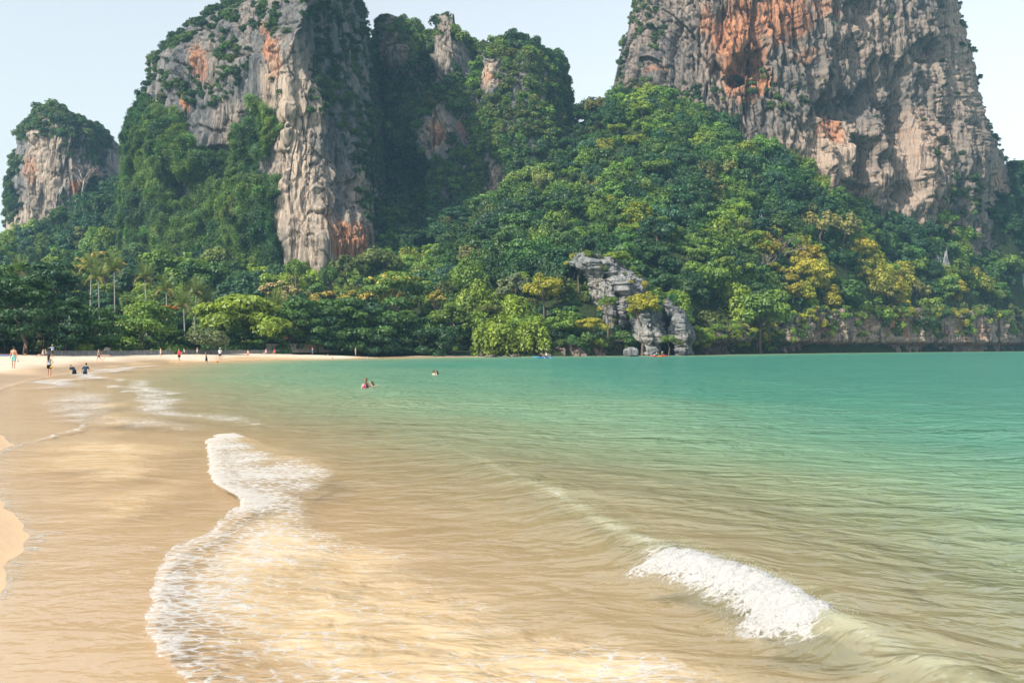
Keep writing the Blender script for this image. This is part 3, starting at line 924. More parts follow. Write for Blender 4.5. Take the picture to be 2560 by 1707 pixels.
CB = curtain('limestone_cliff', M_ROCK, 270, 290,
             pL=[(40, 952), (160, 940), (300, 925), (700, 915)], pR=[(90, 1375), (165, 1405), (250, 1412), (330, 1416), (480, 1405), (700, 1400)],
             top=[(950, 78), (968, 52), (985, 42), (1020, 44), (1040, 62), (1060, 95), (1082, 92), (1092, 58), (1112, 48), (1142, 46), (1156, 84), (1190, 108), (1225, 118), (1260, 98), (1300, 92), (1345, 118), (1380, 140), (1402, 172), (1412, 240)], py0=740,
             plan=[(0, [(0, 470), (.15, 452), (.3, 440), (.55, 436), (.8, 428), (1, 450)]), (640, [(0, 445), (.12, 428), (.3, 418), (.5, 408), (.8, 402), (1, 430)])],
             lean=14, edge=40, roll=8, big=8, flute=3.0, fine=0.9, seed=41.0, pill=14,
             caves=[(1060, 200, 30, 60, 10), (1010, 480, 60, 120, 14), (1180, 170, 24, 50, 8), (940, 420, 40, 200, 12)],
             bulge=[(1000, 120, 45, 70, 6), (1120, 130, 45, 90, 7), (1230, 190, 40, 60, 4), (1300, 400, 90, 160, 6)],
             ochre=[(1090, 330, 16, 40, .7), (1226, 195, 12, 30, .6), (1150, 320, 20, 40, .5)], pale=[(998, 110, 40, 70, .45), (1120, 125, 42, 90, .45), (1090, 330, 36, 60, .8), (1226, 190, 24, 44, .9), (1240, 470, 30, 60, .6), (1382, 420, 18, 70, .7)])

CC = curtain('limestone_cliff', M_ROCK_R, 430, 330,
             pL=[(-150, 1640), (-20, 1602), (30, 1588), (120, 1562), (210, 1546), (330, 1520), (700, 1480)],
             pR=[(-150, 2370), (0, 2396), (60, 2408), (130, 2422), (230, 2440), (320, 2478), (380, 2510), (480, 2528), (540, 2542), (700, 2560)],
             top=[(1600, -40), (1700, -90), (1900, -150), (2150, -170), (2330, -120), (2420, -60)], py0=[(1480, 330), (1600, 330), (1800, 380), (1950, 470), (2050, 560), (2200, 620), (2560, 650)],
             plan=[(0, [(0, 462), (.06, 446), (.2, 438), (.36, 432), (.5, 440), (.7, 456), (.93, 476), (1, 505)]),
                   (520, [(0, 456), (.08, 440), (.3, 430), (.45, 428), (.6, 444), (.75, 460), (.93, 484), (1, 520)])],
             lean=8, edge=30, big=7, flute=2.6, fine=1.35, seed=87.0,
             caves=[(2150, 395, 32, 46, 15), (2140, 420, 44, 26, 8), (1868, 160, 34, 34, 11), (1842, 196, 26, 22, 10), (1895, 110, 14, 120, 7), (2312, 128, 42, 34, 9), (2050, 278, 18, 26, 10),
                    (2258, 400, 20, 120, 10), (2240, 300, 40, 70, 6), (2110, 270, 60, 34, 7), (2180, 250, 30, 60, 6), (2200, 400, 10, 30, 5), (2330, 390, 14, 40, 6), (2348, 320, 18, 20, 5), (2215, 190, 60, 40, 4), (2145, 25, 36, 40, 6), (1805, 60, 12, 60, 5), (2075, 195, 8, 10, 5), (2255, 480, 30, 30, 6), (2130, 470, 40, 14, 4)],
             bulge=[(1990, 150, 90, 140, 4), (2310, 430, 50, 110, 6), (2080, 420, 60, 70, 5), (1840, 110, 36, 50, 5), (2200, 330, 30, 60, 4), (1970, 330, 60, 60, 4), (2420, 300, 40, 200, 4)],
             ochre=[(1855, 120, 62, 150, 1.0), (1870, 205, 60, 36, 1.0), (1950, 50, 80, 70, .85), (1790, 120, 30, 90, .6), (2062, 325, 36, 44, .9), (2010, 150, 50, 30, .55), (1765, 55, 22, 60, .6), (2050, 20, 60, 30, .6), (2380, 440, 60, 90, .35), (2290, 330, 60, 90, .4), (2130, 480, 120, 40, .45), (2500, 450, 30, 50, .5), (1640, 178, 40, 12, .6), (2200, 40, 120, 60, .25)],
             pale=[(2060, 400, 120, 100, 1.0), (2300, 430, 90, 150, .8), (2400, 120, 50, 160, .7), (2150, 60, 90, 60, .5), (2200, 120, 140, 110, .35), (1830, 60, 30, 60, .6), (2180, 480, 160, 60, .7), (2370, 250, 60, 200, .5), (2460, 450, 60, 120, .45), (1990, 140, 40, 30, .4)])

CD = curtain('limestone_cliff', M_ROCK, 150, 170,
             pL=[(250, 86), (300, 70), (340, 44), (400, 30), (500, 22), (620, 14), (720, 10)], pR=[(250, 170), (300, 232), (340, 262), (420, 262), (520, 252), (720, 244)],
             top=[(40, 345), (70, 300), (92, 268), (110, 264), (150, 262), (180, 290), (230, 312), (262, 330)], py0=720,
             plan=[(400, [(0, 520), (.15, 500), (.5, 490), (.85, 500), (1, 530)])], lean=8, edge=26, roll=10, big=5, flute=2.4, fine=0.9, seed=130.0,
             caves=[(150, 460, 14, 30, 5), (240, 450, 12, 120, 6), (95, 480, 5, 110, 3)], ochre=[(80, 420, 20, 40, .6), (190, 470, 14, 30, .8), (218, 520, 16, 60, .6), (50, 580, 30, 20, .5)], pale=[(110, 400, 40, 160, .8), (60, 560, 50, 60, .8), (190, 560, 50, 60, .7), (150, 400, 40, 100, .5)])

# the undercut rock band along the waterline of the headland
def shore_d(px):
    a = np.array([(p[0] / p[1] * F + 1280, p[1]) for p in SHORE[HEAD_I - 2:HEAD_I + 10]])
    return np.interp(px, a[:, 0], a[:, 1])


_u = np.linspace(0, 1, 24)
_pxs = 1190 + (2760 - 1190) * _u
CE = curtain('sea_cliff', mat_rock('shore_rock', tone=(0.33, 0.26, 0.21), warm=(0.58, 0.45, 0.34), grey=(0.13, 0.13, 0.13), dark=(0.02, 0.022, 0.025)), 620, 70,
             pL=[(500, 1190), (1000, 1190)], pR=[(500, 2760), (1000, 2760)],
             top=[(1190, 884), (1260, 872), (1330, 868), (1420, 858), (1500, 850), (1580, 850), (1700, 842), (1760, 830), (1850, 815), (1950, 795), (2050, 770), (2150, 780), (2260, 768), (2350, 780), (2420, 772), (2560, 780), (2760, 790)],
             py0=[(1190, 896), (1400, 895), (1600, 894), (1800, 891), (2000, 888), (2300, 885), (2560, 882), (2760, 881)],
             plan=[(500, [(a, float(shore_d(b)) + 2.5) for a, b in zip(_u, _pxs)])], lean=2.0, edge=1.0, roll=3, big=9.0, flute=3.0, fine=0.9, seed=9.0, undercut=5.0, thick=12, pill=9, jag=1.2,
             ochre=[(2160, 800, 60, 40, .5), (2060, 820, 50, 40, .5), (2240, 800, 30, 40, .8), (2400, 820, 60, 40, .5), (1870, 830, 40, 30, .45), (2500, 820, 50, 40, .4)], pale=[(2200, 840, 240, 40, .8), (2030, 845, 100, 40, .6), (2450, 840, 120, 40, .6), (1880, 860, 60, 30, .4)])
# ------------------------------------------------------------------ grey outcrops on the headland, boulders at its foot
R1 = curtain('rock_outcrop', M_ROCK_G, 150, 130, pL=[(600, 1462), (660, 1452), (720, 1466), (780, 1490), (830, 1500)], pR=[(620, 1500), (640, 1525), (700, 1600), (735, 1626), (790, 1600), (830, 1590)],
             top=[(1452, 652), (1462, 640), (1474, 630), (1482, 642), (1494, 646), (1505, 640), (1516, 638), (1530, 645), (1545, 662), (1570, 685), (1600, 712), (1626, 735)], py0=820,
             plan=[(700, [(0, 274), (.12, 264), (.35, 259), (.5, 262), (.6, 258), (.8, 262), (1, 275)])], lean=9, edge=12, roll=3, big=2.4, flute=1.2, fine=0.55, seed=21, thick=22, kind=None, jag=1.3, pill=5,
             caves=[(1512, 675, 8, 26, 3), (1545, 745, 12, 30, 3), (1500, 720, 6, 40, 1.5)], bulge=[(1570, 710, 30, 24, 2.0), (1475, 660, 16, 18, 2)], pale=[(1490, 730, 26, 50, .8), (1550, 745, 24, 24, .5)])
tag(R1['o'], 'big jagged pale grey limestone crag jutting from the trees above the kayaks', 'rock')
R2 = curtain('rock_outcrop', M_ROCK_G, 110, 120, pL=[(720, 1566), (800, 1572), (890, 1590)], pR=[(720, 1640), (800, 1662), (890, 1668)],
             top=[(1566, 770), (1590, 752), (1620, 742), (1645, 748), (1664, 770)], py0=893,
             plan=[(800, [(0, 254), (.2, 246), (.5, 243), (.8, 246), (1, 256)])], lean=6, edge=6, roll=3, big=2.0, flute=1.3, fine=0.5, seed=61, thick=16, kind=None, jag=1.3, pill=5, undercut=1.5, pale=[(1610, 840, 30, 30, .6)])
tag(R2['o'], 'fissured grey rock face at the water, under a shrub below the big crag', 'rock')
R3 = curtain('rock_outcrop', M_ROCK_G, 90, 130, pL=[(700, 1655), (760, 1662), (890, 1682)], pR=[(720, 1690), (780, 1722), (850, 1734), (890, 1736)],
             top=[(1660, 750), (1672, 745), (1690, 762), (1712, 782), (1730, 800)], py0=892,
             plan=[(800, [(0, 258), (.2, 249), (.5, 246), (.8, 250), (1, 262)])], lean=7, edge=6, roll=3, big=1.8, flute=1.2, fine=0.5, seed=77, thick=16, kind=None, jag=1.3, pill=5, undercut=1.2, pale=[(1690, 850, 24, 30, .5)])
tag(R3['o'], 'tall slanting grey rock slab at the waterline beside the fissured face', 'rock')
r4 = random.Random(8)
d_ = np.arange(float(shore_d(2352)) + 2, 520, 0.5)
xs_, ys_, zs_ = P(np.full_like(d_, 2352.0), 668.0, d_)
k_ = int(np.argmax(zs_ - hill_z(xs_, ys_) <= 0))
x, y, z = float(xs_[k_]), float(ys_[k_]), float(zs_[k_])
t = MB()
for ox, oy, hh, rr in ((-3.0, 0.4, 6.6, 1.0), (-1.5, -0.3, 9.2, 1.2), (0.3, 0.5, 7.4, 1.1), (1.9, -0.2, 9.8, 1.2), (3.5, 0.3, 6.2, 1.3), (0.8, 1.6, 8.0, 1.3), (4.5, 1.0, 4.4, 1.0)):
    tl4 = r4.uniform(-1.1, 0.6)
    pts = [Vector((ox + tl4 * k + r4.uniform(-.4, .4), oy, -5.0 + (hh + 5.0) * k)) for k in (0, .3, .5, .65, .78, .9, 1.0)]
    t.tube(pts, [rr * q * r4.uniform(.85, 1.15) for q in (1.4, 1.25, 1.05, 0.8, 0.55, 0.3, 0.06)], 7)
me = t.mesh('rock_spikes', M_ROCK_G); attr(me, 'ochre', np.zeros(len(me.vertices))); attr(me, 'pale', np.full(len(me.vertices), 0.1))
tag(obj('rock_spikes', me, loc=(x, y, z)), 'cluster of small sharp grey rock spikes poking out of the wooded slope', 'rock')
R5 = curtain('rock_outcrop', M_ROCK_G, 60, 60, pL=[(600, 2500), (740, 2520)], pR=[(600, 2600), (740, 2590)],
             top=[(2500, 668), (2530, 656), (2560, 650), (2600, 650)], py0=735,
             plan=[(640, [(0, 500), (.5, 492), (1, 500)])], lean=3, edge=6, roll=1, big=1.6, flute=1.2, fine=0.5, seed=19, thick=10, kind=None, jag=1.0, pill=4)
tag(R5['o'], 'dark grey rock rib in the trees at the far end of the headland', 'rock')


def boulder(px, py, w, h, label, seed, mat=None, flat=1.0):
    d = CH * F / (py - HY)
    x, y, _ = P(px, py, d)
    nu, nv = 28, 18
    th, ph = np.meshgrid(np.linspace(0, 2 * math.pi, nu, endpoint=False), np.linspace(0, math.pi, nv), indexing='xy')
    dx, dy, dz = np.sin(ph) * np.cos(th), np.sin(ph) * np.sin(th), np.cos(ph)
    k = 1 + 0.75 * (fbm(dx * 1.3 + seed, dy * 1.3, dz * 1.3, 4) - 0.5) + 0.55 * (fbm(dx * 4 + seed, dy * 4, dz * 4, 3) - 0.5)
    sh = lambda q: np.sign(q) * np.abs(q) ** 0.6
    W, Hh = w / F * d / 2, h / F * d
    V = np.stack([sh(dx) * W * k, sh(dy) * W * 0.8 * k, Hh * 0.5 + (sh(dz) * (Hh * 0.62)) * k], -1).reshape(-1, 3)
    i = np.arange(nu * nv).reshape(nv, nu); j = np.roll(i, -1, 1)
    Fc = np.stack([i[:-1].ravel(), i[1:].ravel(), j[1:].ravel(), j[:-1].ravel()], 1)
    me = new_mesh('boulder', V, Fc, True, [mat or CE['o'].data.materials[0]]); attr(me, 'ochre', np.zeros(len(V))); attr(me, 'pale', np.full(len(V), 0.0))
    o = obj('boulder', me, loc=(float(x), float(y), -0.1))
    return tag(o, label, 'boulder')


boulder(1578, 891, 34, 20, 'flat topped pale boulder standing in the water below the grey rock face', 4.0, M_ROCK_G)
boulder(1288, 892.5, 26, 7, 'low brown rock at the waterline by the blue kayak', 8.0)
boulder(1230, 893, 34, 6, 'flat brown rock where the sand meets the headland', 12.0)
boulder(1262, 893, 14, 4, 'smallest brown rock at the end of the sand strip', 15.0)
boulder(1365, 891.5, 26, 7, 'dark boulder on the waterline straight behind the blue kayak', 29.0)


# ------------------------------------------------------------------ foliage meshes
def leaf_quads(C, Nn, size, r, aspect=0.55):
    """one rhombus leaf spray for every centre C with normal Nn"""
    n = len(C)
    t = r.normal(size=(n, 3)); t -= (t * Nn).sum(1, keepdims=True) * Nn; t /= np.linalg.norm(t, axis=1, keepdims=True) + 1e-9
    b = np.cross(Nn, t)
    s = size[:, None]
    bend = Nn * s * 0.18
    V = np.stack([C - t * s - bend, C + b * s * aspect, C + t * s - bend, C - b * s * aspect], 1).reshape(-1, 3)
    Fc = np.arange(4 * n).reshape(n, 4)
    return V, Fc


def unit(v):
    return v / (np.linalg.norm(v, axis=1, keepdims=True) + 1e-9)


def crown_mesh(name, kind, seed, n, size, mat, flower=None, fl_frac=0.0):
    r = np.random.default_rng(seed)
    if kind == 'round':
        k = 42; c = unit(r.normal(size=(k, 3))); c[:, 2] = np.abs(c[:, 2]) * 1.1 - 0.3; c = c * r.uniform(0.35, 0.92, (k, 1)) * (1 + 0.22 * np.sin(np.arctan2(c[:, 1], c[:, 0]) * 2 + seed))[:, None]; lr = r.uniform(0.12, 0.36, k); sq = (1, 1, 0.75)
    elif kind == 'tier':
        k = 34; a = r.uniform(0, 6.28, k); lev = r.choice([-0.55, -0.2, 0.15, 0.45, 0.72], k, p=[.26, .26, .22, .16, .10]); rad = np.sqrt(r.uniform(0.1, 1, k)) * (0.86 - 0.55 * np.maximum(lev, 0))
        c = np.stack([np.cos(a) * rad, np.sin(a) * rad, lev + r.normal(0, 0.06, k)], 1); lr = r.uniform(0.20, 0.36, k); sq = (1, 1, 0.42)
    elif kind == 'umbrella':
        k = 34; a = r.uniform(0, 6.28, k); rad = np.sqrt(r.uniform(0, 1, k)) * 0.86
        c = np.stack([np.cos(a) * rad, np.sin(a) * rad, 0.62 * np.sqrt(np.maximum(1 - rad ** 2, 0)) - 0.25 * (r.random(k) < 0.4)], 1); lr = r.uniform(0.18, 0.32, k); sq = (1, 1, 0.5)
    elif kind == 'drape':
        k = 34; c = unit(r.normal(size=(k, 3))); c[:, 2] = np.abs(c[:, 2]) * 1.2 - 0.5; c = c * r.uniform(0.3, 0.80, (k, 1)); lr = r.uniform(0.14, 0.38, k); sq = (1, 1, 1.4)
    elif kind == 'airy':
        k = 22; c = unit(r.normal(size=(k, 3))); c[:, 2] = np.abs(c[:, 2]) * 1.1 - 0.3; c = c * r.uniform(0.5, 0.85, (k, 1)); lr = r.uniform(0.13, 0.27, k); sq = (1, 1, 0.7)
    else:  # clump
        k = 9; c = unit(r.normal(size=(k, 3))); c[:, 2] = np.abs(c[:, 2]) - 0.2; c = c * r.uniform(0.3, 0.7, (k, 1)); lr = r.uniform(0.3, 0.5, k); sq = (1, 1, 0.9)
    w = lr ** 2 / (lr ** 2).sum()
    li = r.choice(k, n, p=w)
    d = unit(r.normal(size=(n, 3)) + c[li] * 0.9 + np.array([0, 0, 0.35]))
    rr = lr[li] * (1.12 - 0.6 * r.random(n) ** 1.6)
    pos = c[li] + d * rr[:, None] * np.array(sq)
    nn = unit(d * 0.75 + np.array([0, 0, 0.35]) + r.normal(size=(n, 3)) * 0.38)
    sz = size * r.uniform(0.6, 1.35, n)
    V, Fc = leaf_quads(pos, nn, sz, r)
    lv = np.clip(0.5 + (r.random(k)[li] - 0.5) * 0.55 + (r.random(n) - 0.5) * 0.5, 0, 1)
    me = new_mesh(name, V, Fc, False, [mat])
    attr(me, 'leafvar', np.repeat(lv, 4)); attr(me, 'flower', np.zeros(4 * n))
    if flower is not None:
        me.materials.append(flower)
        f = (pos[:, 2] > np.quantile(pos[:, 2], 0.25)) & (np.linalg.norm(pos - c.mean(0), axis=1) > 0.55) & (r.random(n) < fl_frac)
        me.polygons.foreach_set('material_index', f.astype(np.int32))
    return me


def branch_mesh(name, seed, mat, levels=4, spread=0.75, base_r=0.045, up=0.5):
    """bare crown: forked branches in a unit ball"""
    r = random.Random(seed); mb = MB()
    def grow(p, d, L, rad, lev):
        q = p + d * L
        m = p + d * L * 0.5 + Vector((r.uniform(-1, 1), r.uniform(-1, 1), r.uniform(-1, 1))) * L * 0.09
        mb.tube([p, m, q], [rad, rad * 0.8, rad * 0.6], 4)
        if lev == 0: return
        for _ in range(r.choice((2, 3, 3))):
            e = (d + Vector((r.gauss(0, 1), r.gauss(0, 1), r.gauss(0, .6) + 0.1)) * spread).normalized()
            grow(q, e, L * r.uniform(0.6, 0.85), rad * 0.62, lev - 1)
    for i in range(4):
        a = i * 1.57 + r.uniform(-.5, .5)
        grow(Vector((0, 0, -0.75)), Vector((math.cos(a) * 0.8, math.sin(a) * 0.8, up + 0.4)).normalized(), 0.55, base_r, levels)
    return mb.mesh(name, mat)


def trunk_mesh(name, seed, mat=M_BARK, lean=0.05):
    """unit height trunk with limbs reaching into the crown"""
    r = random.Random(seed); mb = MB()
    bend = [Vector((r.uniform(-lean, lean) * i, r.uniform(-lean, lean) * i, z)) for i, z in enumerate((0, 0.2, 0.4, 0.62, 0.85))]
    bend[0].z = -0.12
    mb.tube(bend, [0.060, 0.042, 0.034, 0.026, 0.012], 8)
    for i in range(7):
        t = r.uniform(0.3, 0.62); p = Vector((0, 0, t)); a = r.uniform(0, 6.28)
        b0 = bend[2].lerp(bend[3], (t - 0.3) / 0.32)
        e = Vector((math.cos(a), math.sin(a), 0)) * r.uniform(0.2, 0.36)
        q = b0 + e * 0.55 + Vector((0, 0, 0.14)); s = b0 + e + Vector((0, 0, r.uniform(0.2, 0.34)))
        mb.tube([b0, q, s], [0.018, 0.012, 0.005], 5)
    return mb.mesh(name, mat, True)


CROWNS = {'round': [crown_mesh('crown', 'round', 100 + i, 3400, 0.075, M_LEAF) for i in range(5)],
          'tier': [crown_mesh('crown', 'tier', 200 + i, 5600, 0.060, M_LEAF) for i in range(3)],
          'umbrella': [crown_mesh('crown', 'umbrella', 300 + i, 5200, 0.055, M_LEAF) for i in range(2)],
          'drape': [crown_mesh('crown', 'drape', 400 + i, 3600, 0.070, M_LEAF) for i in range(3)],
          'airy': [crown_mesh('crown', 'airy', 500 + i, 1800, 0.070, M_LEAF) for i in range(3)],
          'bare': [branch_mesh('crown', 600 + i, M_TWIG) for i in range(3)],
          'yellow': [crown_mesh('crown', 'airy', 700 + i, 3200, 0.060, M_LEAF, M_YELLOW, 0.62) for i in range(2)],
          'peach': [crown_mesh('crown', 'airy', 720 + i, 3000, 0.060, M_LEAF, M_PEACH, 0.75) for i in range(2)],
          'yellowtop': [crown_mesh('crown', 'umbrella', 740, 5200, 0.055, M_LEAF, M_YELLOW, 0.18)],
          'flame': [crown_mesh('crown', 'umbrella', 760, 3600, 0.06, M_LEAF, M_FLAME, 0.75)],
          'shrub': [crown_mesh('crown', 'clump', 780 + i, 1800, 0.085, M_LEAF) for i in range(2)]}
TRUNKS = [trunk_mesh('trunk', 900 + i) for i in range(3)]
TRUNKS_PALE = [trunk_mesh('trunk', 930 + i, M_BARK_PALE) for i in range(2)]
ZR = {'round': 0.95, 'tier': 0.95, 'umbrella': 0.8, 'drape': 1.15, 'airy': 1.0, 'bare': 1.0, 'yellow': 0.9, 'peach': 0.85, 'yellowtop': 0.85, 'flame': 0.6, 'shrub': 0.85}


def tree(name, label, cat, base, r, height, kind, color, group=None, pale=False, rz=None, zr=None):
    """base = foot of the trunk; r = crown radius; height = total"""
    t = thing(name, label, cat, base, random.uniform(0, 6.28) if rz is None else rz, group)
    zr = ZR[kind] if zr is None else zr
    hz = r * zr
    top = {'umbrella': 0.62, 'yellowtop': 0.72, 'flame': 0.7, 'shrub': 1.1, 'tier': 0.86, 'airy': 0.95, 'round': 0.95, 'drape': 1.05}.get(kind, 0.95)
    zc = max(height - hz * top, hz * 0.3)
    obj('trunk', random.choice(TRUNKS_PALE if pale else TRUNKS), t, scale=(height * 0.5, height * 0.5, max(zc * 1.25, 0.5)))
    o = obj('crown', random.choice(CROWNS[kind]), t, loc=(0, 0, zc), scale=(r, r, hz))
    o.color = (*color, 1)
    return t


# palette of greens; the yellow ones also paint in sunlight on the crowns
DARK = (0.028, 0.066, 0.030); TEAL = (0.034, 0.078, 0.048); MID = (0.052, 0.105, 0.034); FRESH = (0.100, 0.158, 0.036); LIME = (0.155, 0.205, 0.034)
GOLD = (0.240, 0.225, 0.036); OLIVE = (0.082, 0.104, 0.038); STRAW = (0.185, 0.170, 0.075); GREY = (0.115, 0.135, 0.080)
CNAME = {DARK: 'dark green', TEAL: 'blue green', MID: 'mid green', FRESH: 'fresh green', LIME: 'yellow green', GOLD: 'golden', OLIVE: 'olive', STRAW: 'straw coloured', GREY: 'grey green'}
occupied = []     # (x, y, r) of the named trees, so that the filler keeps clear


def find_d(px, ytop, w):
    d = np.arange(float(shore_d(px)) + 4, 500, 1.0)
    x, y, zt = P(np.full_like(d, px), ytop, d)
    gap = zt - hill_z(x, y) - (1.45 * w / F * d / 2 + 2.0)
    k = np.argmax(gap <= 0)
    return float(d[k]) if gap[k] <= 0 else float(d[np.argmin(gap)])


def hero(px, ytop, d, w, kind, color, label, name='broadleaf_tree', cat='tree', base_py=None, zb=None, pale=False, group=None, zr=None):
    if px > 1120 and zb is None and 'crag' not in label and 'rock' not in label: d = find_d(px, ytop, w)
    x, y, zt = (float(q) for q in P(px, ytop, d))
    zg = float(hill_z(np.array([x]), np.array([y]))[0]) if zb is None else zb
    if zb is None and not inpoly(np.array([x]), np.array([y]), INPOLY)[0]:
        zg = float(sand_z(shore_sd(np.array([x]), np.array([y])))[0])
    r = w / F * d / 2
    occupied.append((x, y, r))
    return tree(name, label, cat, (x, y, zg), r, max(zt - zg, r * 0.8), kind, color, group, pale, zr=zr)


BG = 'trees along the back of the beach'
hero(-60, 655, 158, 260, 'tier', DARK, 'tall dark layered tree at the picture edge over the pavilion', group=BG)
hero(60, 690, 150, 190, 'tier', DARK, 'broad dark layered tree directly over the open pavilion', group=BG)
hero(20, 650, 172, 170, 'round', MID, 'tall rounded tree rising behind the pavilion trees', group=BG)
hero(130, 655, 182, 170, 'tier', TEAL, 'tall dark tree with bare grey limbs behind the pavilion', group=BG)
hero(165, 745, 163, 150, 'tier', DARK, 'dark layered tree spreading over the seated sunbathers', group=BG)
hero(235, 762, 172, 130, 'tier', MID, 'drooping layered tree by the round yellow bush', group=BG)
hero(300, 790, 186, 120, 'tier', MID, 'low layered tree between the yellow bush and the bright almond tree', group=BG)
hero(360, 752, 184, 190, 'tier', FRESH, 'wide bright green almond tree with flat tiers behind the low sea wall', group=BG)
hero(425, 800, 188, 100, 'tier', MID, 'small layered tree under the orange flame tree', group=BG)
hero(415, 764, 205, 62, 'flame', MID, 'flame tree with a flat orange blossoming top', 'flame_tree')
hero(528, 805, 186, 108, 'shrub', GREY, 'grey green spreading shrub overhanging the sand', 'beach_shrub', 'shrub', zr=0.75)
hero(470, 830, 190, 70, 'round', DARK, 'dark bush between almond tree and grey green shrub', 'beach_shrub', 'shrub')
hero(600, 757, 203, 250, 'umbrella', LIME, 'wide umbrella shaped tree with a yellow green flat top', 'rain_tree', zr=1.0)
hero(560, 800, 200, 130, 'tier', MID, 'green tree filling in under the umbrella shaped tree', group=BG)
hero(660, 800, 206, 120, 'tier', MID, 'green tree at the edge of the umbrella tree, before the red roofs', group=BG)
hero(740, 748, 214, 160, 'tier', MID, 'spreading green tree over the first beige wall panel', group=BG)
hero(795, 775, 217, 130, 'tier', TEAL, 'dark spreading tree in front of the red roofed bungalow', group=BG)
hero(850, 745, 221, 170, 'tier', MID, 'tall spreading tree over the middle of the beige wall', group=BG)
hero(925, 770, 226, 150, 'tier', TEAL, 'blue green spreading tree over the widest wall panel', group=BG)
hero(985, 745, 230, 170, 'tier', MID, 'spreading tree with a dark leaning trunk at the wall end', group=BG)
hero(1055, 790, 232, 130, 'tier', DARK, 'dark tree at the end of the beach sand', group=BG)
hero(1110, 800, 233, 110, 'round', DARK, 'dark round tree where the beach meets the headland', group=BG)
hero(690, 690, 268, 100, 'peach', OLIVE, 'blossoming tree with pale peach and yellow flowers below the cliff foot', 'flowering_tree')
hero(745, 708, 264, 110, 'peach', OLIVE, 'middle one of the pale blossoming trees below the cliff foot', 'flowering_tree')
hero(815, 716, 260, 110, 'yellow', OLIVE, 'low tree full of bright yellow blossom beside the peach ones', 'flowering_tree')
hero(880, 722, 256, 80, 'yellow', OLIVE, 'small yellow blossoming tree behind the spreading beach trees', 'flowering_tree')
hero(992, 682, 262, 170, 'yellowtop', FRESH, 'domed tree with a rim of yellow blossom round its top', 'flowering_tree')
hero(960, 690, 272, 140, 'yellow', OLIVE, 'yellow flowering tree behind the blossom rimmed dome', 'flowering_tree')
hero(1095, 722, 262, 64, 'yellow', OLIVE, 'small yellow and brown tree between dome and headland', 'flowering_tree')
hero(258, 618, 300, 110, 'yellow', FRESH, 'tall tree with yellow blossom on top behind the coconut palms', 'flowering_tree')
hero(190, 640, 302, 80, 'yellow', FRESH, 'yellow tinged tree below the far cliff', 'flowering_tree')
hero(430, 612, 300, 170, 'round', FRESH, 'large rounded fresh green tree at the foot of the vine clad cliff')
hero(505, 640, 290, 130, 'round', MID, 'rounded tree next to the large fresh green one below the vines')
hero(330, 660, 290, 110, 'round', TEAL, 'blue green tree behind the row of palms')
hero(600, 680, 285, 140, 'round', TEAL, 'soft blue green tree behind the umbrella shaped tree')
hero(735, 640, 290, 52, 'drape', FRESH, 'narrow vine covered tree against the pale cliff foot')
hero(820, 655, 292, 60, 'drape', MID, 'dark narrow tree before the orange stained cliff foot')
hero(870, 620, 310, 110, 'airy', OLIVE, 'thin leaved tree at the cliff corner')
hero(950, 600, 325, 150, 'round', OLIVE, 'broad olive tree in the valley beside the cliff corner')
hero(205, 850, 164, 46, 'shrub', LIME, 'round yellow green bush on the sand by the sea wall', 'round_bush', 'bush')
# headland, chosen ones
hero(1180, 692, 262, 130, 'drape', LIME, 'yellow green vine draped mound above the end of the beach')
hero(1130, 740, 250, 100, 'drape', FRESH, 'fresh green vine draped tree next to the beach end')
hero(1285, 720, 258, 120, 'drape', LIME, 'leaning yellow green draped tree sloping to the water')
hero(1235, 770, 246, 130, 'drape', LIME, 'bright draped bamboo mound just above the water by the blue kayak')
hero(1330, 790, 246, 100, 'drape', LIME, 'yellow green creeper mound over the blue kayak')
hero(1360, 680, 262, 90, 'round', GOLD, 'golden green tree on the slope beside the grey crag')
hero(1290, 665, 280, 110, 'airy', GREY, 'pale grey twiggy tree on the slope above the draped mounds')
hero(1395, 672, 268, 84, 'airy', OLIVE, 'brownish thin leaved tree hard against the crag')
hero(1405, 770, 249, 100, 'round', FRESH, 'fresh green tree under the grey crag near the water')
hero(1478, 800, 245, 90, 'umbrella', GOLD, 'golden topped tree in front of the grey crag')
hero(1520, 735, 254, 44, 'round', FRESH, 'small fresh green tree growing from the crag')
hero(1605, 728, 247, 84, 'round', GOLD, 'golden shrub on top of the fissured rock face')
hero(1545, 632, 274, 70, 'umbrella', LIME, 'yellow green tree crowning the grey crag')
hero(1448, 628, 276, 56, 'round', GOLD, 'golden shrub at the peak of the grey crag')
hero(1672, 830, 243, 40, 'shrub', FRESH, 'green shrub in the cleft between the rock slabs', 'shrub', 'shrub')
hero(1570, 552, 335, 58, 'round', LIME, 'brightest yellow green round tree on the mid slope')
hero(1640, 520, 345, 120, 'airy', TEAL, 'large blue grey leaved tree beside the brightest round one')
hero(1790, 525, 350, 110, 'drape', LIME, 'yellow green vine hung tree on the mid slope')
hero(1600, 745, 265, 110, 'round', DARK, 'dark shaded tree just beyond the grey crag')
hero(1700, 660, 300, 120, 'round', DARK, 'large dark tree on the slope beyond the crag')
hero(1760, 640, 305, 140, 'round', FRESH, 'wide sunlit green tree above the slanting slab')
hero(1830, 690, 300, 150, 'drape', LIME, 'sunlit yellow green draped mass on the lower slope')
hero(1900, 720, 306, 130, 'round', FRESH, 'bright leafy tree leaning over the rocky waterline')
hero(1790, 760, 290, 110, 'drape', OLIVE, 'brownish green creeper over the dark waterline rock')
hero(2190, 650, 388, 100, 'drape', GOLD, 'golden yellow bamboo clump in the middle of the slope')
hero(2255, 640, 392, 90, 'drape', GOLD, 'second golden bamboo clump beside the first')
hero(2200, 690, 384, 90, 'airy', STRAW, 'straw coloured dry tree below the golden bamboo')
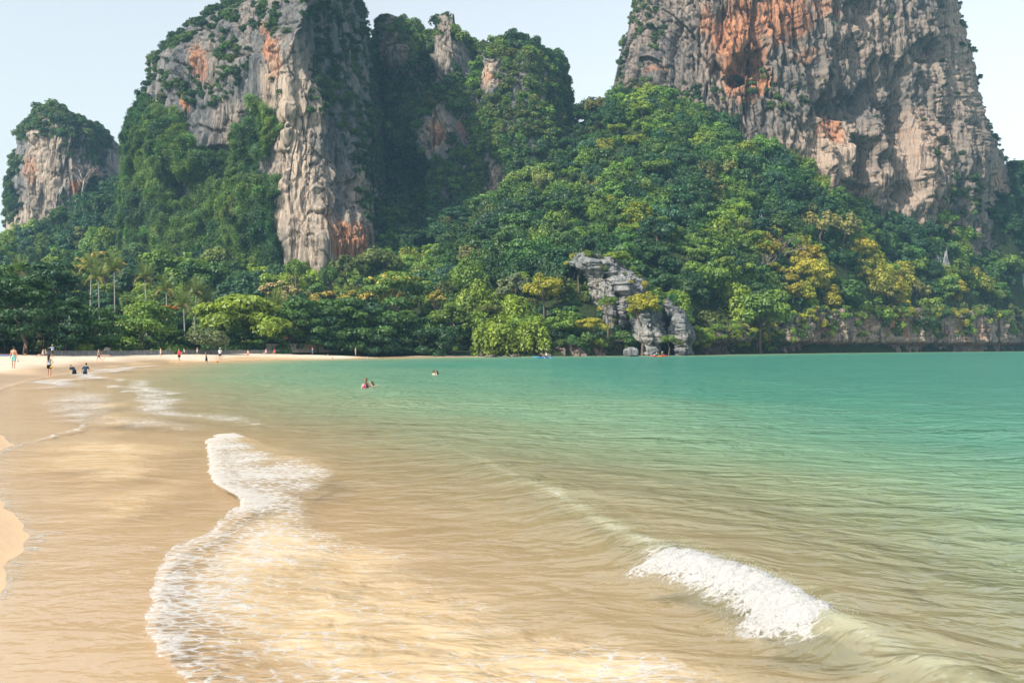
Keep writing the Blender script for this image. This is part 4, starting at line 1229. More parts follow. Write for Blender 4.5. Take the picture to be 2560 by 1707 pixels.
hero(2290, 690, 386, 80, 'airy', STRAW, 'dry straw coloured tree at the corner of the golden bamboo')
hero(2170, 745, 372, 110, 'round', FRESH, 'fresh green tree hanging over the ruddy shore cliff')
hero(2320, 735, 400, 90, 'round', LIME, 'bright lime green tree under the golden bamboo')
hero(2350, 760, 402, 90, 'round', FRESH, 'leafy fresh tree on the brink of the ruddy shore cliff')
hero(2520, 625, 446, 90, 'round', FRESH, 'bright green tree on the far slope near the picture edge')
hero(2430, 770, 420, 60, 'drape', LIME, 'small lime tree leaning over the far shore cliff')
hero(2050, 505, 408, 130, 'airy', STRAW, 'pale dry tree right under the ruddy cliff')
hero(2110, 512, 410, 120, 'airy', STRAW, 'second pale dry tree under the ruddy cliff')
hero(2105, 690, 380, 110, 'round', MID, 'mid green tree filling the gap between the two golden clumps')
hero(2130, 735, 370, 90, 'drape', FRESH, 'fresh green creeper mound below the golden clumps at the cliff brink')
hero(1930, 560, 372, 50, 'round', GOLD, 'small golden tree beside the bare pinkish tree')
# leafless trees
hero(1950, 575, 366, 90, 'bare', STRAW, 'leafless pinkish tree with a fan of pale branches on the slope', 'bare_tree', pale=True)
hero(1905, 610, 362, 80, 'bare', STRAW, 'low leafless tree with sprawling white branches', 'bare_tree', pale=True)
hero(2256, 748, 374, 50, 'bare', STRAW, 'small grey leafless bush above the ruddy shore cliff', 'bare_tree', pale=True)
hero(2186, 628, 382, 34, 'bare', STRAW, 'thin dead trunk standing in the golden bamboo', 'bare_tree', pale=True)
hero(1868, 300, 418, 70, 'bare', STRAW, 'white leafless tree high on the slope under the cave', 'bare_tree', pale=True)
hero(208, 390, 480, 80, 'bare', STRAW, 'white branched leafless tree against the far cliff', 'bare_tree', pale=True)
hero(1495, 270, 440, 70, 'airy', DARK, 'tree on the saddle with sky showing under its crown', 'skyline_tree')
hero(1445, 262, 445, 60, 'airy', TEAL, 'feathery tree on the saddle next to the middle cliff', 'skyline_tree')
hero(1540, 268, 436, 70, 'round', DARK, 'dark tree at the left foot of the ruddy cliff on the skyline', 'skyline_tree')

# ------------------------------------------------------------------ coconut palms
def frond_mesh(seed, L=3.6, droop=1.0):
    r = np.random.default_rng(seed)
    n = 26
    s = np.linspace(0.0, 1.0, n)
    cz = 0.75 * s - droop * 1.35 * s ** 2.1; cx = s * (1 - 0.22 * droop * s ** 2)
    V = []; Fc = []
    lw = 0.85 * np.sin(np.clip(s * 0.93 + 0.10, 0, 1) * math.pi) ** 0.7
    for i in range(n - 1):
        a = np.array([cx[i], 0, cz[i]]) * L / 1.0; b = np.array([cx[i + 1], 0, cz[i + 1]]) * L / 1.0
        for sd in (-1, 1):
            tip = a * 0.35 + b * 0.65 + np.array([0.22, sd * lw[i] * r.uniform(0.8, 1.1), -0.30 * lw[i] - 0.2 * lw[i] * r.random()]) * 1.25
            k = len(V); m = a + (b - a) * 0.72
            V += [a, m, tip]; Fc.append((k, k + 1, k + 2) if sd > 0 else (k + 1, k, k + 2))
    k = len(V)
    for i in range(n):
        w = 0.045 * (1 - 0.8 * s[i])
        V += [np.array([cx[i] * L, -w, cz[i] * L + 0.01]), np.array([cx[i] * L, w, cz[i] * L + 0.01])]
        if i: Fc += [(k + 2 * i - 2, k + 2 * i - 1, k + 2 * i + 1), (k + 2 * i - 2, k + 2 * i + 1, k + 2 * i)]
    me = new_mesh('frond', np.array(V), np.array(Fc), False, [M_LEAF])
    attr(me, 'leafvar', np.clip(r.normal(0.55, 0.12, len(V)), 0, 1)); attr(me, 'flower', np.zeros(len(V)))
    return me


FRONDS = [frond_mesh(i, 3.9, dr) for i, dr in enumerate((0.08, 0.22, 0.40, 0.60, 0.85))]
PALMG = 'coconut palms behind the beach'


def palm(px, ytop, d, label, h_crown=26, lean=0.4, size=1.0):
    x, y, zt = (float(q) for q in P(px, ytop + h_crown, d))
    zg = float(hill_z(np.array([x]), np.array([y]))[0])
    H = zt - zg
    r = random.Random(int(px * 7))
    a = r.uniform(0, 6.28); lx, ly = math.cos(a) * lean, math.sin(a) * lean
    t = thing('coconut_palm', label, 'palm', (x - lx, y - ly, zg), 0, PALMG)
    pts = [Vector((lx * k ** 1.6, ly * k ** 1.6, H * k - (0.5 if k == 0 else 0))) for k in (0, 0.1, 0.25, 0.5, 0.75, 1.0)]
    MB().tube(pts, [0.27, 0.20, 0.16, 0.14, 0.125, 0.11], 8).build('trunk', M_BARK_PALE, t, True)
    n = 21
    for i in range(n):
        k = i / n
        o = obj('frond', FRONDS[min(4, int(k * 5 + r.uniform(-0.4, 0.4)) if k > 0.08 else 0)], t, loc=(lx, ly, H - 0.05), rot=(r.uniform(-.12, .12), -0.75 + 0.95 * k + r.uniform(-.1, .1), i * 2.399 + r.uniform(-.2, .2)), scale=(size * r.uniform(.85, 1.1),) * 3)
        o.color = (*((0.105, 0.135, 0.045) if k < 0.8 else (0.20, 0.165, 0.075)), 1)
    c = MB()
    for i in range(6):
        w = i * 1.05; c.ball((lx + 0.24 * math.cos(w), ly + 0.24 * math.sin(w), H - 0.35), 0.13, 6, 4)
    c.build('coconut_cluster', plain('coconut', (0.16, 0.14, 0.05)), t, True)
    occupied.append((x, y, 2.5))


palm(285, 648, 236, 'tallest coconut palm with a long bare pale trunk')
palm(245, 670, 230, 'coconut palm second in height, trunk beside the tallest one')
palm(228, 640, 262, 'feathery palm behind the two tall trunks')
palm(362, 668, 238, 'coconut palm standing alone between the tall pair and the leaning group')
palm(50, 655, 222, 'bushy palm top over the dark pavilion trees')
palm(172, 678, 228, 'half hidden palm with drooping dry fronds left of the tall pair')
palm(415, 700, 235, 'palm with wide sideways fronds above the flame tree')
palm(490, 706, 240, 'palm with ragged grey fronds behind the umbrella tree edge')
palm(458, 738, 218, 'lower palm drooping right beside the flame tree')
palm(515, 730, 242, 'small palm half sunk in the trees behind the umbrella tree')
palm(690, 742, 225, 'short palm poking out beside the umbrella tree')

# ------------------------------------------------------------------ the wooded slopes: separate trees, largest in view first
SHAPES = {'round': 'round', 'drape': 'vine hung', 'airy': 'thin leaved', 'tier': 'layered'}
cand = []
occ = np.array(occupied)
step = 6.3
for gx in np.arange(-330, 330, step):
    for gy in np.arange(170, 560, step):
        x = gx + rng.uniform(-2.4, 2.4); y = gy + rng.uniform(-2.4, 2.4)
        if abs(x) > 0.72 * y: continue
        cand.append((x, y))
for gx in np.arange(60, 300, 5.2):         # the steep end of the headland carries more trees to the hectare
    for gy in np.arange(300, 560, 5.2):
        x = gx + rng.uniform(-2.2, 2.2); y = gy + rng.uniform(-2.2, 2.2)
        if abs(x) < 0.56 * y: cand.append((x, y))
cand = np.array(cand)
ins = inpoly(cand[:, 0], cand[:, 1], INPOLY)
cd = polydist(cand[:, 0], cand[:, 1], INLAND)[0]
ins &= cd > np.where(cand[:, 0] < -5, 13.0, 1.5)
ins &= ~((cand[:, 1] < 252) & (cand[:, 0] / cand[:, 1] * F + 1280 < 545) & (cand[:, 0] / cand[:, 1] * F + 1280 > 20))
_p = cand[:, 0] / cand[:, 1] * F + 1280
ins &= ~((_p > 1435) & (_p < 1640) & (cand[:, 1] < 272))      # the crag stands clear
cand = cand[ins]
cz = hill_z(cand[:, 0], cand[:, 1])
# keep clear of the cliffs: drop what stands behind or inside a wall
ppx = 1280 + cand[:, 0] / cand[:, 1] * F
ppy = HY - (cz - CH) / cand[:, 1] * F


def wall_d(c, px):
    """distance of a cliff's face near its foot, by picture column"""
    row = slice(0, max(2, int(c['PX'].shape[0] * 0.25)))
    x = c['PX'][row].mean(0); return np.interp(px, x, c['Y'][row].min(0), left=9e9, right=9e9)


lim = np.minimum.reduce([wall_d(c, ppx) for c in (CA, CB, CC, CD)])
keep = cand[:, 1] < lim + 4
cand, cz, ppx, ppy = cand[keep], cz[keep], ppx[keep], ppy[keep]
zone = fbm(cand[:, 0] / 30, cand[:, 1] / 30, 4.0, 3)
zone2 = fbm(cand[:, 0] / 9, cand[:, 1] / 9, 14.0, 2)
rows_ = []
for i, (x, y) in enumerate(cand):
    u = rng.random(); headl = x > -5
    big = rng.uniform(3.6, 6.6) if rng.random() < 0.62 else rng.uniform(2.0, 3.6)
    if occ.size and np.any((occ[:, 0] - x) ** 2 + (occ[:, 1] - y) ** 2 < (0.55 * (occ[:, 2] + big)) ** 2):
        continue
    sun_low = headl and cz[i] < 38  # low headland crowns go yellower: sunlight put into the leaf colour
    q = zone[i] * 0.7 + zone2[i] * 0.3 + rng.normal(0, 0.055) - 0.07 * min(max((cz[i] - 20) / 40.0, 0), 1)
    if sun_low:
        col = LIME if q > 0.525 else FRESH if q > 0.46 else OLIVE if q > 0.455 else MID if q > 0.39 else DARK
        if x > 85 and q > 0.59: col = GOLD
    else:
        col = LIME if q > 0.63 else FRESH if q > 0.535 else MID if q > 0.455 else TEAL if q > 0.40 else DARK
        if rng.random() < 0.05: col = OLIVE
    if rng.random() < 0.012: col = STRAW
    kind = rng.choice(['round', 'drape', 'airy', 'tier'], p=[.56, .26, .08, .10])
    if kind == 'tier' and (headl or col in (LIME, GOLD, OLIVE)): kind = 'round'
    if col is STRAW: kind = 'airy'
    h = big * rng.uniform(1.25, 1.9) + (3.0 if not headl and cz[i] < 14 else 0)
    rows_.append([x, y, cz[i], big, h, kind, col, ppx[i], ppy[i]])
# coarse depth buffer: how much of each crown can be seen
BW, BH = 640, 427
buf = np.full((BH, BW), -1, np.int32)
items = []
for (x, y, r) in occupied: items.append((y, None, x, y, r, None))
order = sorted(range(len(rows_)), key=lambda i: rows_[i][1])
vis = np.zeros(len(rows_), int)
yy_, xx_ = np.mgrid[0:BH, 0:BW]
for i in order:
    x, y, z0, r, h = rows_[i][:5]
    cpx = (1280 + x / y * F) / 4; cpy = (HY - (z0 + h - 0.9 * r - CH) / y * F) / 4; rr = r / y * F / 4
    a0, a1 = max(0, int(cpx - rr)), min(BW, int(cpx + rr) + 2); b0, b1 = max(0, int(cpy - rr)), min(BH, int(cpy + rr) + 2)
    if a0 >= a1 or b0 >= b1: continue
    m = ((xx_[b0:b1, a0:a1] - cpx) ** 2 + (yy_[b0:b1, a0:a1] - cpy) ** 2 < rr ** 2) & (buf[b0:b1, a0:a1] < 0)
    vis[i] = m.sum(); buf[b0:b1, a0:a1][m] = i
best = sorted(range(len(rows_)), key=lambda i: -vis[i])
named = [i for i in best[:300] if vis[i] > 6]
mass = [i for i in best[300:] if vis[i] > 0] + [i for i in best if vis[i] == 0 and abs(rows_[i][0]) > 0.50 * rows_[i][1]]
ORD = ['first', 'second', 'third', 'fourth', 'fifth', 'sixth', 'seventh', 'eighth', 'ninth', 'tenth', 'eleventh', 'twelfth', 'thirteenth', 'fourteenth', 'fifteenth', 'sixteenth', 'seventeenth', 'eighteenth', 'nineteenth']
TENS = ['', '', 'twenty', 'thirty', 'forty', 'fifty', 'sixty', 'seventy', 'eighty']


def ordinal(k):
    if k <= 19: return ORD[k - 1]
    return TENS[k // 10] + '-' + ORD[k % 10 - 1] if k % 10 else TENS[k // 10][:-1] + 'ieth'


def tier_of(i):
    x, y, z0 = rows_[i][:3]
    if x < -5:
        return 'behind the beach trees' if z0 < 18 else 'below the left cliffs'
    return 'along the headland waterline' if z0 < 12 else 'on the lower headland slope' if z0 < 32 else 'on the middle headland slope' if z0 < 58 else 'under the ruddy cliff'


groups = {}
for i in named:
    groups.setdefault((tier_of(i), rows_[i][6], rows_[i][5]), []).append(i)
for (tr, col, kind), lst in groups.items():
    lst.sort(key=lambda i: rows_[i][7])
    for k, i in enumerate(lst):
        x, y, z0, r, h, kd, c, _, _ = rows_[i]
        lab = f'{CNAME[c]} {SHAPES[kd]} tree {tr}' + (f', {ordinal(k + 1)} such from the left' if len(lst) > 1 else '')
        cc = tuple(float(q) for q in np.array(c) * rng.uniform(0.82, 1.22) * np.array([rng.uniform(.9, 1.12), 1, rng.uniform(.85, 1.15)]))
        tree('forest_tree', lab, 'tree', (x, y, float(z0) - 0.2), r, h, kd, cc, 'trees ' + tr, rng.random() < 0.3, zr=ZR[kd] * rng.uniform(0.8, 1.3))

# ------------------------------------------------------------------ plants nobody could count: one object each
PROTO = bpy.data.collections.new('foliage_prototypes')
for i in range(6):
    m_ = crown_mesh('leaf_clump', 'clump', 40 + i, 520, 0.13, M_LEAF_I)
    PROTO.objects.link(bpy.data.objects.new(f'leaf_clump_{i}', m_))
PROTO2 = bpy.data.collections.new('crown_prototypes')
for i in range(4):
    m_ = crown_mesh('leaf_crown', ('round', 'drape')[i % 2], 60 + i, 2400, 0.085, M_LEAF_I)
    PROTO2.objects.link(bpy.data.objects.new(f'leaf_crown_{i}', m_))
PROTO3 = bpy.data.collections.new('vine_prototypes')
for i in range(4):      # flat mats of hanging leaves
    r = np.random.default_rng(80 + i)
    n = 420
    pos = r.normal(size=(n, 3)) * np.array([0.42, 0.42, 0.16]); pos[:, 2] += 0.35 * np.exp(-(pos[:, 0] ** 2 + pos[:, 1] ** 2) * 3)
    nn = unit(np.array([0, 0, 1.0]) + r.normal(size=(n, 3)) * 0.5)
    V, Fc = leaf_quads(pos, nn, 0.11 * r.uniform(0.6, 1.4, n), r)
    m_ = new_mesh('leaf_mat', V, Fc, False, [M_LEAF_I]); attr(m_, 'leafvar', np.repeat(np.clip(r.normal(0.5, 0.22, n), 0, 1), 4)); attr(m_, 'flower', np.zeros(4 * n))
    PROTO3.objects.link(bpy.data.objects.new(f'leaf_mat_{i}', m_))


def scatter(name, label, cat, pts, rots, scales, tints, coll):
    n = len(pts)
    me = new_mesh(name, np.asarray(pts), np.zeros((0, 4), int))
    for nm, arr in (('rot', rots), ('scl', scales)):
        a = me.attributes.new(nm, 'FLOAT_VECTOR', 'POINT'); a.data.foreach_set('vector', np.ascontiguousarray(arr, np.float32).ravel())
    attr_col(me, 'tint', np.asarray(tints))
    o = tag(obj(name, me), label, cat, kind='stuff')
    ng = bpy.data.node_groups.new(name, 'GeometryNodeTree')
    ng.interface.new_socket('Geometry', in_out='INPUT', socket_type='NodeSocketGeometry'); ng.interface.new_socket('Geometry', in_out='OUTPUT', socket_type='NodeSocketGeometry')
    N = ng.nodes; L = ng.links
    gi = N.new('NodeGroupInput'); go = N.new('NodeGroupOutput')
    ci = N.new('GeometryNodeCollectionInfo'); ci.inputs['Collection'].default_value = coll; ci.inputs['Separate Children'].default_value = True; ci.inputs['Reset Children'].default_value = True
    ip = N.new('GeometryNodeInstanceOnPoints'); ip.inputs['Pick Instance'].default_value = True
    def named_attr(nm, dt):
        a = N.new('GeometryNodeInputNamedAttribute'); a.data_type = dt; a.inputs['Name'].default_value = nm
        return a.outputs['Attribute']
    rv = N.new('FunctionNodeRandomValue'); rv.data_type = 'INT'; rv.inputs[4].default_value = 0; rv.inputs[5].default_value = 63
    L.new(gi.outputs[0], ip.inputs['Points']); L.new(ci.outputs[0], ip.inputs['Instance']); L.new(rv.outputs[2], ip.inputs['Instance Index'])
    er = N.new('FunctionNodeEulerToRotation'); L.new(named_attr('rot', 'FLOAT_VECTOR'), er.inputs[0]); L.new(er.outputs[0], ip.inputs['Rotation'])
    L.new(named_attr('scl', 'FLOAT_VECTOR'), ip.inputs['Scale'])
    L.new(ip.outputs[0], go.inputs[0])
    md = o.modifiers.new('scatter', 'NODES'); md.node_group = ng
    return o


def jitter_col(cols, r=rng):
    cols = np.asarray(cols, float)
    return np.clip(cols * r.uniform(0.75, 1.3, (len(cols), 1)) * r.uniform(0.88, 1.14, (len(cols), 3)), 0.005, 0.9)


def on_cliff(c, mask, n, smin, smax, palette, sink=0.1, up=0.0):
    """n plants on a cliff face where mask (0..1 per grid vertex) allows"""
    w = (np.clip(mask, 0, 1) * c['area']).ravel(); w = w / w.sum()
    i = rng.choice(len(w), n, p=w)
    Pt = np.stack([c['X'].ravel()[i], c['Y'].ravel()[i], c['Z'].ravel()[i]], -1); Nn = c['N'].reshape(-1, 3)[i]
    s = rng.uniform(smin, smax, n) * rng.uniform(0.75, 1.15, n)
    Pt = Pt + Nn * (s * sink)[:, None] + rng.normal(0, 0.5, (n, 3))
    d = unit(Nn + np.array([0, 0, up]))
    rx = np.arccos(np.clip(d[:, 2], -1, 1)); rz = np.arctan2(d[:, 0], -d[:, 1])
    rots = np.stack([rx, 0 * rx, rz], -1)
    if up > 3: rots = np.stack([rng.uniform(-.2, .2, n), rng.uniform(-.2, .2, n), rng.uniform(0, 6.28, n)], -1)
    q = np.clip(fbm(Pt[:, 0] / 12, Pt[:, 1] / 12, Pt[:, 2] / 14, 3) * 1.9 - 0.45 + rng.normal(0, 0.12, n), 0, 0.999)
    pal = np.array(palette); tint = jitter_col(pal[(q * len(pal)).astype(int)])
    return Pt, rots, np.stack([s, s, s * rng.uniform(.8, 1.2, n)], -1), tint


def cat_(*a):
    return [np.concatenate(q) for q in zip(*a)]


# tall left cliff: curtain of creepers, bushes on ledges and along its crest
x, y = CA['PX'], CA['PY']
nz = fbm(CA['X'] / 7, CA['Y'] / 7, CA['Z'] / 9, 4)
jx, jy = x + (nz - 0.5) * 60, y + (nz - 0.5) * 60
vine = inpoly(jx, jy, [(325, 300), (375, 245), (400, 280), (440, 270), (478, 330), (520, 372), (560, 392), (600, 330), (640, 262), (672, 258), (690, 300), (682, 350), (664, 430), (700, 450), (712, 560), (716, 720), (320, 720)]).astype(float)
vine *= 1 - ell(jx, jy, [(455, 478, 24, 46), (486, 510, 9, 24), (562, 505, 10, 36), (640, 400, 26, 16), (420, 240, 40, 14)], 0.2)
bush = np.maximum.reduce([ell(jx, jy, [(575, 160, 46, 58), (560, 215, 34, 20)], .2), ell(jx, jy, [(480, 240, 70, 50), (400, 230, 50, 60), (540, 60, 70, 40)], .4) * smooth(.42, .52, nz), inpoly(jx, jy, [(740, -40), (780, 100), (770, 200), (760, 250), (800, 300), (850, 330), (880, 420), (925, 560), (960, 600), (960, -60)]) * smooth(0.40, 0.52, nz) * 1.0,
                          smooth(0.90, 0.96, CA['V']) * 0.8, (inpoly(jx, jy, [(370, 150), (440, 80), (520, 20), (640, -60), (700, -60), (690, 60), (600, 110), (520, 100), (440, 130), (400, 200)]) * smooth(0.46, 0.58, nz)),
                          (1 - smooth(0.0, 0.03, CA['U'])) * (y > 240), ell(jx, jy, [(700, 60, 26, 40), (720, 30, 14, 30)], .3) * smooth(.4, .6, nz), smooth(0.62, 0.72, nz) * 0.10 * (y < 300)])
VINE_PAL = [(0.030, 0.070, 0.028), (0.045, 0.092, 0.030), (0.070, 0.125, 0.034), (0.095, 0.150, 0.036)]
DARK_PAL = [(0.022, 0.052, 0.028), (0.032, 0.066, 0.030), (0.050, 0.090, 0.034), (0.070, 0.105, 0.036)]
A1 = on_cliff(CA, vine, 7000, 1.0, 2.6, VINE_PAL, 0.05, 0.5)
q_ = A1[0]
bul = 1 - np.abs(2 * fbm(q_[:, 0] / 7, q_[:, 1] / 7, q_[:, 2] / 15, 3) - 1)
bul = smooth(0.55, 0.98, bul) * 4.2 + smooth(0.45, 0.7, fbm(q_[:, 0] / 2.6, q_[:, 1] / 2.6, q_[:, 2] / 4, 2)) * 1.8
A1 = (q_ + np.stack([-0.25 * bul, -bul, 0 * bul], -1),) + tuple(A1[1:])
scatter('climbing_vines', 'thick green creepers hanging down the tall cliff', 'creeper', *A1, PROTO3)
A2 = on_cliff(CA, np.clip(bush + 0.14 * vine, 0, 1), 2600, 1.1, 2.6, DARK_PAL, 0.12, 9)
scatter('cliff_shrubs', 'dark bushes rooted on the ledges and crest of the tall cliff', 'shrubs', *A2, PROTO)
# middle mountain: nearly all green, rock pillars left bare
x, y = CB['PX'], CB['PY']
nz = fbm(CB['X'] / 9, CB['Y'] / 9, CB['Z'] / 9, 4)
jx, jy = x + (nz - 0.5) * 40, y + (nz - 0.5) * 40
bare = np.maximum.reduce([ell(jx, jy, [(1000, 112, 44, 76), (1121, 125, 48, 102), (1230, 188, 34, 60), (1090, 335, 46, 72), (1152, 325, 24, 52), (1382, 425, 24, 80), (1240, 470, 34, 80), (1215, 560, 20, 50), (1300, 230, 16, 40)], .2)])
veg = np.clip((1 - bare) * smooth(0.22, 0.34, nz + 0.05), 0, 1)
veg = np.maximum(veg, smooth(0.93, 0.97, CB['V']) * (1 - 0.9 * ell(x, y, [(1120, 60, 30, 30), (985, 52, 20, 20)], .3)))
B1 = on_cliff(CB, veg, 3600, 1.6, 4.0, VINE_PAL + [(0.10, 0.12, 0.042)], 0.12, 9)
B2 = on_cliff(CB, veg, 1500, 2.2, 4.0, DARK_PAL, 0.05, 0.4)
scatter('cliff_forest', 'dense bushes and small trees clothing the middle mountain', 'forest', *cat_(B1, B2), PROTO)
# ruddy cliff: a few bushes
x, y = CC['PX'], CC['PY']
nz = fbm(CC['X'] / 6, CC['Y'] / 6, CC['Z'] / 6, 4)
jx, jy = x + (nz - 0.5) * 40, y + (nz - 0.5) * 40
m = np.maximum.reduce([ell(jx, jy, [(1640, 75, 34, 40), (1652, 105, 20, 26)], .3), ell(jx, jy, [(1620, 5, 70, 24)], .3) * 0.8, ell(jx, jy, [(1930, 205, 70, 40), (1990, 262, 40, 22), (1900, 250, 60, 40)], .4) * smooth(.45, .6, nz), (1 - smooth(0.0, 0.02, CC['U'])) * 0.9,
                       smooth(0.985, 1.0, CC['U']) * smooth(.42, .55, nz) * 0.8, smooth(0.68, 0.74, nz) * 0.10, ell(jx, jy, [(2330, 150, 16, 8), (2060, 70, 6, 12), (2400, 480, 50, 40), (2430, 530, 60, 30), (1600, 215, 120, 20), (1740, 230, 60, 20)], .3) * 0.9])
C1 = on_cliff(CC, m, 620, 0.8, 2.4, DARK_PAL + [(0.09, 0.12, 0.04)], 0.15, 9)
scatter('cliff_shrubs', 'scattered bushes on the big ruddy cliff', 'shrubs', *C1, PROTO)
# far cliff at the picture edge
x, y = CD['PX'], CD['PY']
nz = fbm(CD['X'] / 8, CD['Y'] / 8, CD['Z'] / 8, 4)
jx, jy = x + (nz - 0.5) * 30, y + (nz - 0.5) * 40
m = np.maximum.reduce([(1 - smooth(325, 350, jy)) * 1.0, ell(jx, jy, [(235, 350, 50, 30), (240, 480, 16, 120), (200, 330, 50, 40), (30, 470, 24, 90), (215, 600, 30, 40), (120, 590, 10, 24)], .3), smooth(.62, .7, nz) * .25])
D1 = on_cliff(CD, m, 1100, 1.5, 3.6, DARK_PAL + [(0.06, 0.10, 0.035)], 0.12, 9)
scatter('cliff_shrubs', 'bushes crowning the far cliff at the picture edge', 'shrubs', *D1, PROTO)
# shore rock and crags
cs = []
for c, n, m in ((CE, 1500, np.clip(smooth(.80, .92, CE['V']) + smooth(.30, .55, CE['V']) * smooth(.47, .56, fbm(CE['X'] / 11, CE['Y'] / 11, CE['Z'] / 30, 3)), 0, 1)), (R1, 90, smooth(.55, .66, fbm(R1['X'] / 3, R1['Y'] / 3, R1['Z'] / 3, 3)) + smooth(.92, .97, R1['V'])),
                (R2, 60, smooth(.75, .95, R2['V'])), (R3, 30, smooth(.8, .95, R3['V']) + 0.03)):
    cs.append(on_cliff(c, np.clip(m, 0, 1), n, 0.6, 2.4 if c is CE else 1.5, [FRESH, LIME, OLIVE, MID, GOLD], 0.1, 9))
scatter('shore_undergrowth', 'leafy undergrowth hanging over the shore rock and crags', 'undergrowth', *cat_(*cs), PROTO)
# undergrowth on the slopes and the trees beyond the largest three hundred
n = 11000
ux = rng.uniform(-330, 330, n * 4); uy = rng.uniform(150, 570, n * 4)
k = inpoly(ux, uy, INPOLY) & (np.abs(ux) < 0.74 * uy) & (polydist(ux, uy, INLAND)[0] > np.where(ux < -5, 9.0, 1.0))
ux, uy = ux[k][:n], uy[k][:n]
uz = hill_z(ux, uy)
pal = np.array([DARK, MID, MID, OLIVE, TEAL, FRESH])
s = rng.uniform(1.2, 2.6, len(ux)) * np.where(ux > 60, 1.35, 1.0)
scatter('undergrowth', 'low green undergrowth between the forest trees', 'undergrowth', np.stack([ux, uy, uz + 0.3], -1), np.stack([0 * ux, 0 * ux, rng.uniform(0, 6.28, len(ux))], -1), np.stack([s, s, s], -1), jitter_col(pal[rng.integers(0, 6, len(ux))]), PROTO)
if mass:
    R_ = [rows_[i] for i in mass]
    pts = np.array([(q[0], q[1], q[2] + q[4] - 0.85 * q[3]) for q in R_]); s = np.array([q[3] for q in R_])
    scatter('forest', 'smaller half hidden trees between the larger ones on the slopes', 'forest', pts, np.stack([0 * s, 0 * s, rng.uniform(0, 6.28, len(s))], -1), np.stack([s, s, s], -1), jitter_col([q[6] for q in R_]), PROTO2)
print('trees', len(named), 'mass', len(mass), 'cand', len(rows_))
# ------------------------------------------------------------------ walls and houses behind the beach
def zland(x, y):
    return float(sand_z(shore_sd(np.array([float(x)]), np.array([float(y)])))[0])


M_CONC = plain('weathered_concrete', (0.26, 0.25, 0.24), 0.95, 0.1, 0.4, 1.4)
M_BEIGE = plain('beige_plaster', (0.42, 0.36, 0.28), 0.9, 0.1, 0.3, 0.9)
M_ROOF = plain('red_roof', (0.26, 0.085, 0.055), 0.85, 0.1, 0.35, 2.0)
M_THATCH = plain('dark_thatch', (0.060, 0.048, 0.036), 0.95, 0.05, 0.4, 3.0)
M_WOOD = plain('dark_wood', (0.075, 0.055, 0.04), 0.85, 0.15, 0.35, 4.0)
M_GLASS = plain('window_glass', (0.02, 0.03, 0.035), 0.1, 0.6, 0.2, 1.0)


def wall_run(name, label, line, seg, h, thick, mat, cope, zb=None, gaps=()):
    t = thing(name, label, 'wall', (line[0][0], line[0][1], 0))
    ox, oy = line[0]
    acc = [0.0]
    for a, b in zip(line[:-1], line[1:]): acc.append(acc[-1] + math.dist(a, b))
    n = max(1, int(acc[-1] / seg))
    at = lambda s: (float(np.interp(s, acc, [p[0] for p in line])), float(np.interp(s, acc, [p[1] for p in line])))
    r = random.Random(3)
    for i in range(n):
        if i in gaps: continue
        a, b = at(acc[-1] * i / n), at(acc[-1] * (i + 1) / n)
        L = math.dist(a, b); rz = math.atan2(b[1] - a[1], b[0] - a[0])
        z0 = (zland(*a) if zb is None else zb) - 0.4
        hh = h + r.uniform(-.03, .03)
        p = MB().box((0.015, -thick / 2, 0), (L - 0.015, thick / 2, hh + 0.4)).build('panel', mat, t, loc=(a[0] - ox, a[1] - oy, z0), rot=(0, 0, rz))
        if cope:
            MB().box((0.0, -thick / 2 - 0.05, hh + 0.403), (L - 0.01, thick / 2 + 0.05, hh + 0.50)).build('coping', mat, p)
    return t


wall_run('sea_wall', 'low grey concrete sea wall at the back of the beach', [(-70.5, 150), (-65.5, 173), (-56, 191.5), (-46, 207)], 3.2, 0.62, 0.35, M_CONC, True)
wall_run('garden_wall', 'tall beige plaster wall in panels under the spreading trees', [(-51.0, 206.5), (-38.0, 224.0), (-24.0, 236.5)], 4.4, 1.85, 0.25, M_BEIGE, False, 0.95, gaps=(4,))


def bungalow(px, d, w, label, eave=3.1, apex=5.6, rz=0.5):
    x, y, _ = (float(q) for q in P(px, 860, d))
    zg = 1.0
    t = thing('bungalow', label, 'house', (x, y, zg), rz)
    dp = w * 0.8
    MB().box((-w / 2, -dp / 2, -0.5), (w / 2, dp / 2, eave)).build('wall', M_BEIGE, t)
    o = 0.7; m = MB()
    m.v = [(-w / 2 - o, -dp / 2 - o, eave - .15), (w / 2 + o, -dp / 2 - o, eave - .15), (w / 2 + o, dp / 2 + o, eave - .15), (-w / 2 - o, dp / 2 + o, eave - .15), (-w * 0.22, 0, apex), (w * 0.22, 0, apex)]
    m.f = [[0, 1, 5, 4], [2, 3, 4, 5], [1, 2, 5], [3, 0, 4], [3, 2, 1, 0]]
    m.build('roof', M_ROOF, t)
    for k in (-0.28, 0.28):
        wd = MB().box((-0.55, -0.05, -0.6), (0.55, 0.02, 0.6)).build('window', M_GLASS, t, loc=(k * w, -dp / 2 - 0.003, 1.8))
        fr = MB()
        for lo, hi in (((-.63, -.08, -.68), (-.55, .0, .68)), ((.55, -.08, -.68), (.63, .0, .68)), ((-.55, -.08, .6), (.55, .0, .68)), ((-.55, -.08, -.68), (.55, .0, -.6)), ((-.03, -.075, -.6), (.03, -.052, .6))): fr.box(lo, hi)
        fr.build('frame', plain('white_frame', (0.6, 0.58, 0.54)), wd)
    MB().box((-0.45, -dp / 2 - 0.06, 0), (0.45, -dp / 2 - 0.003, 2.1)).build('door', M_WOOD, t)
    return t


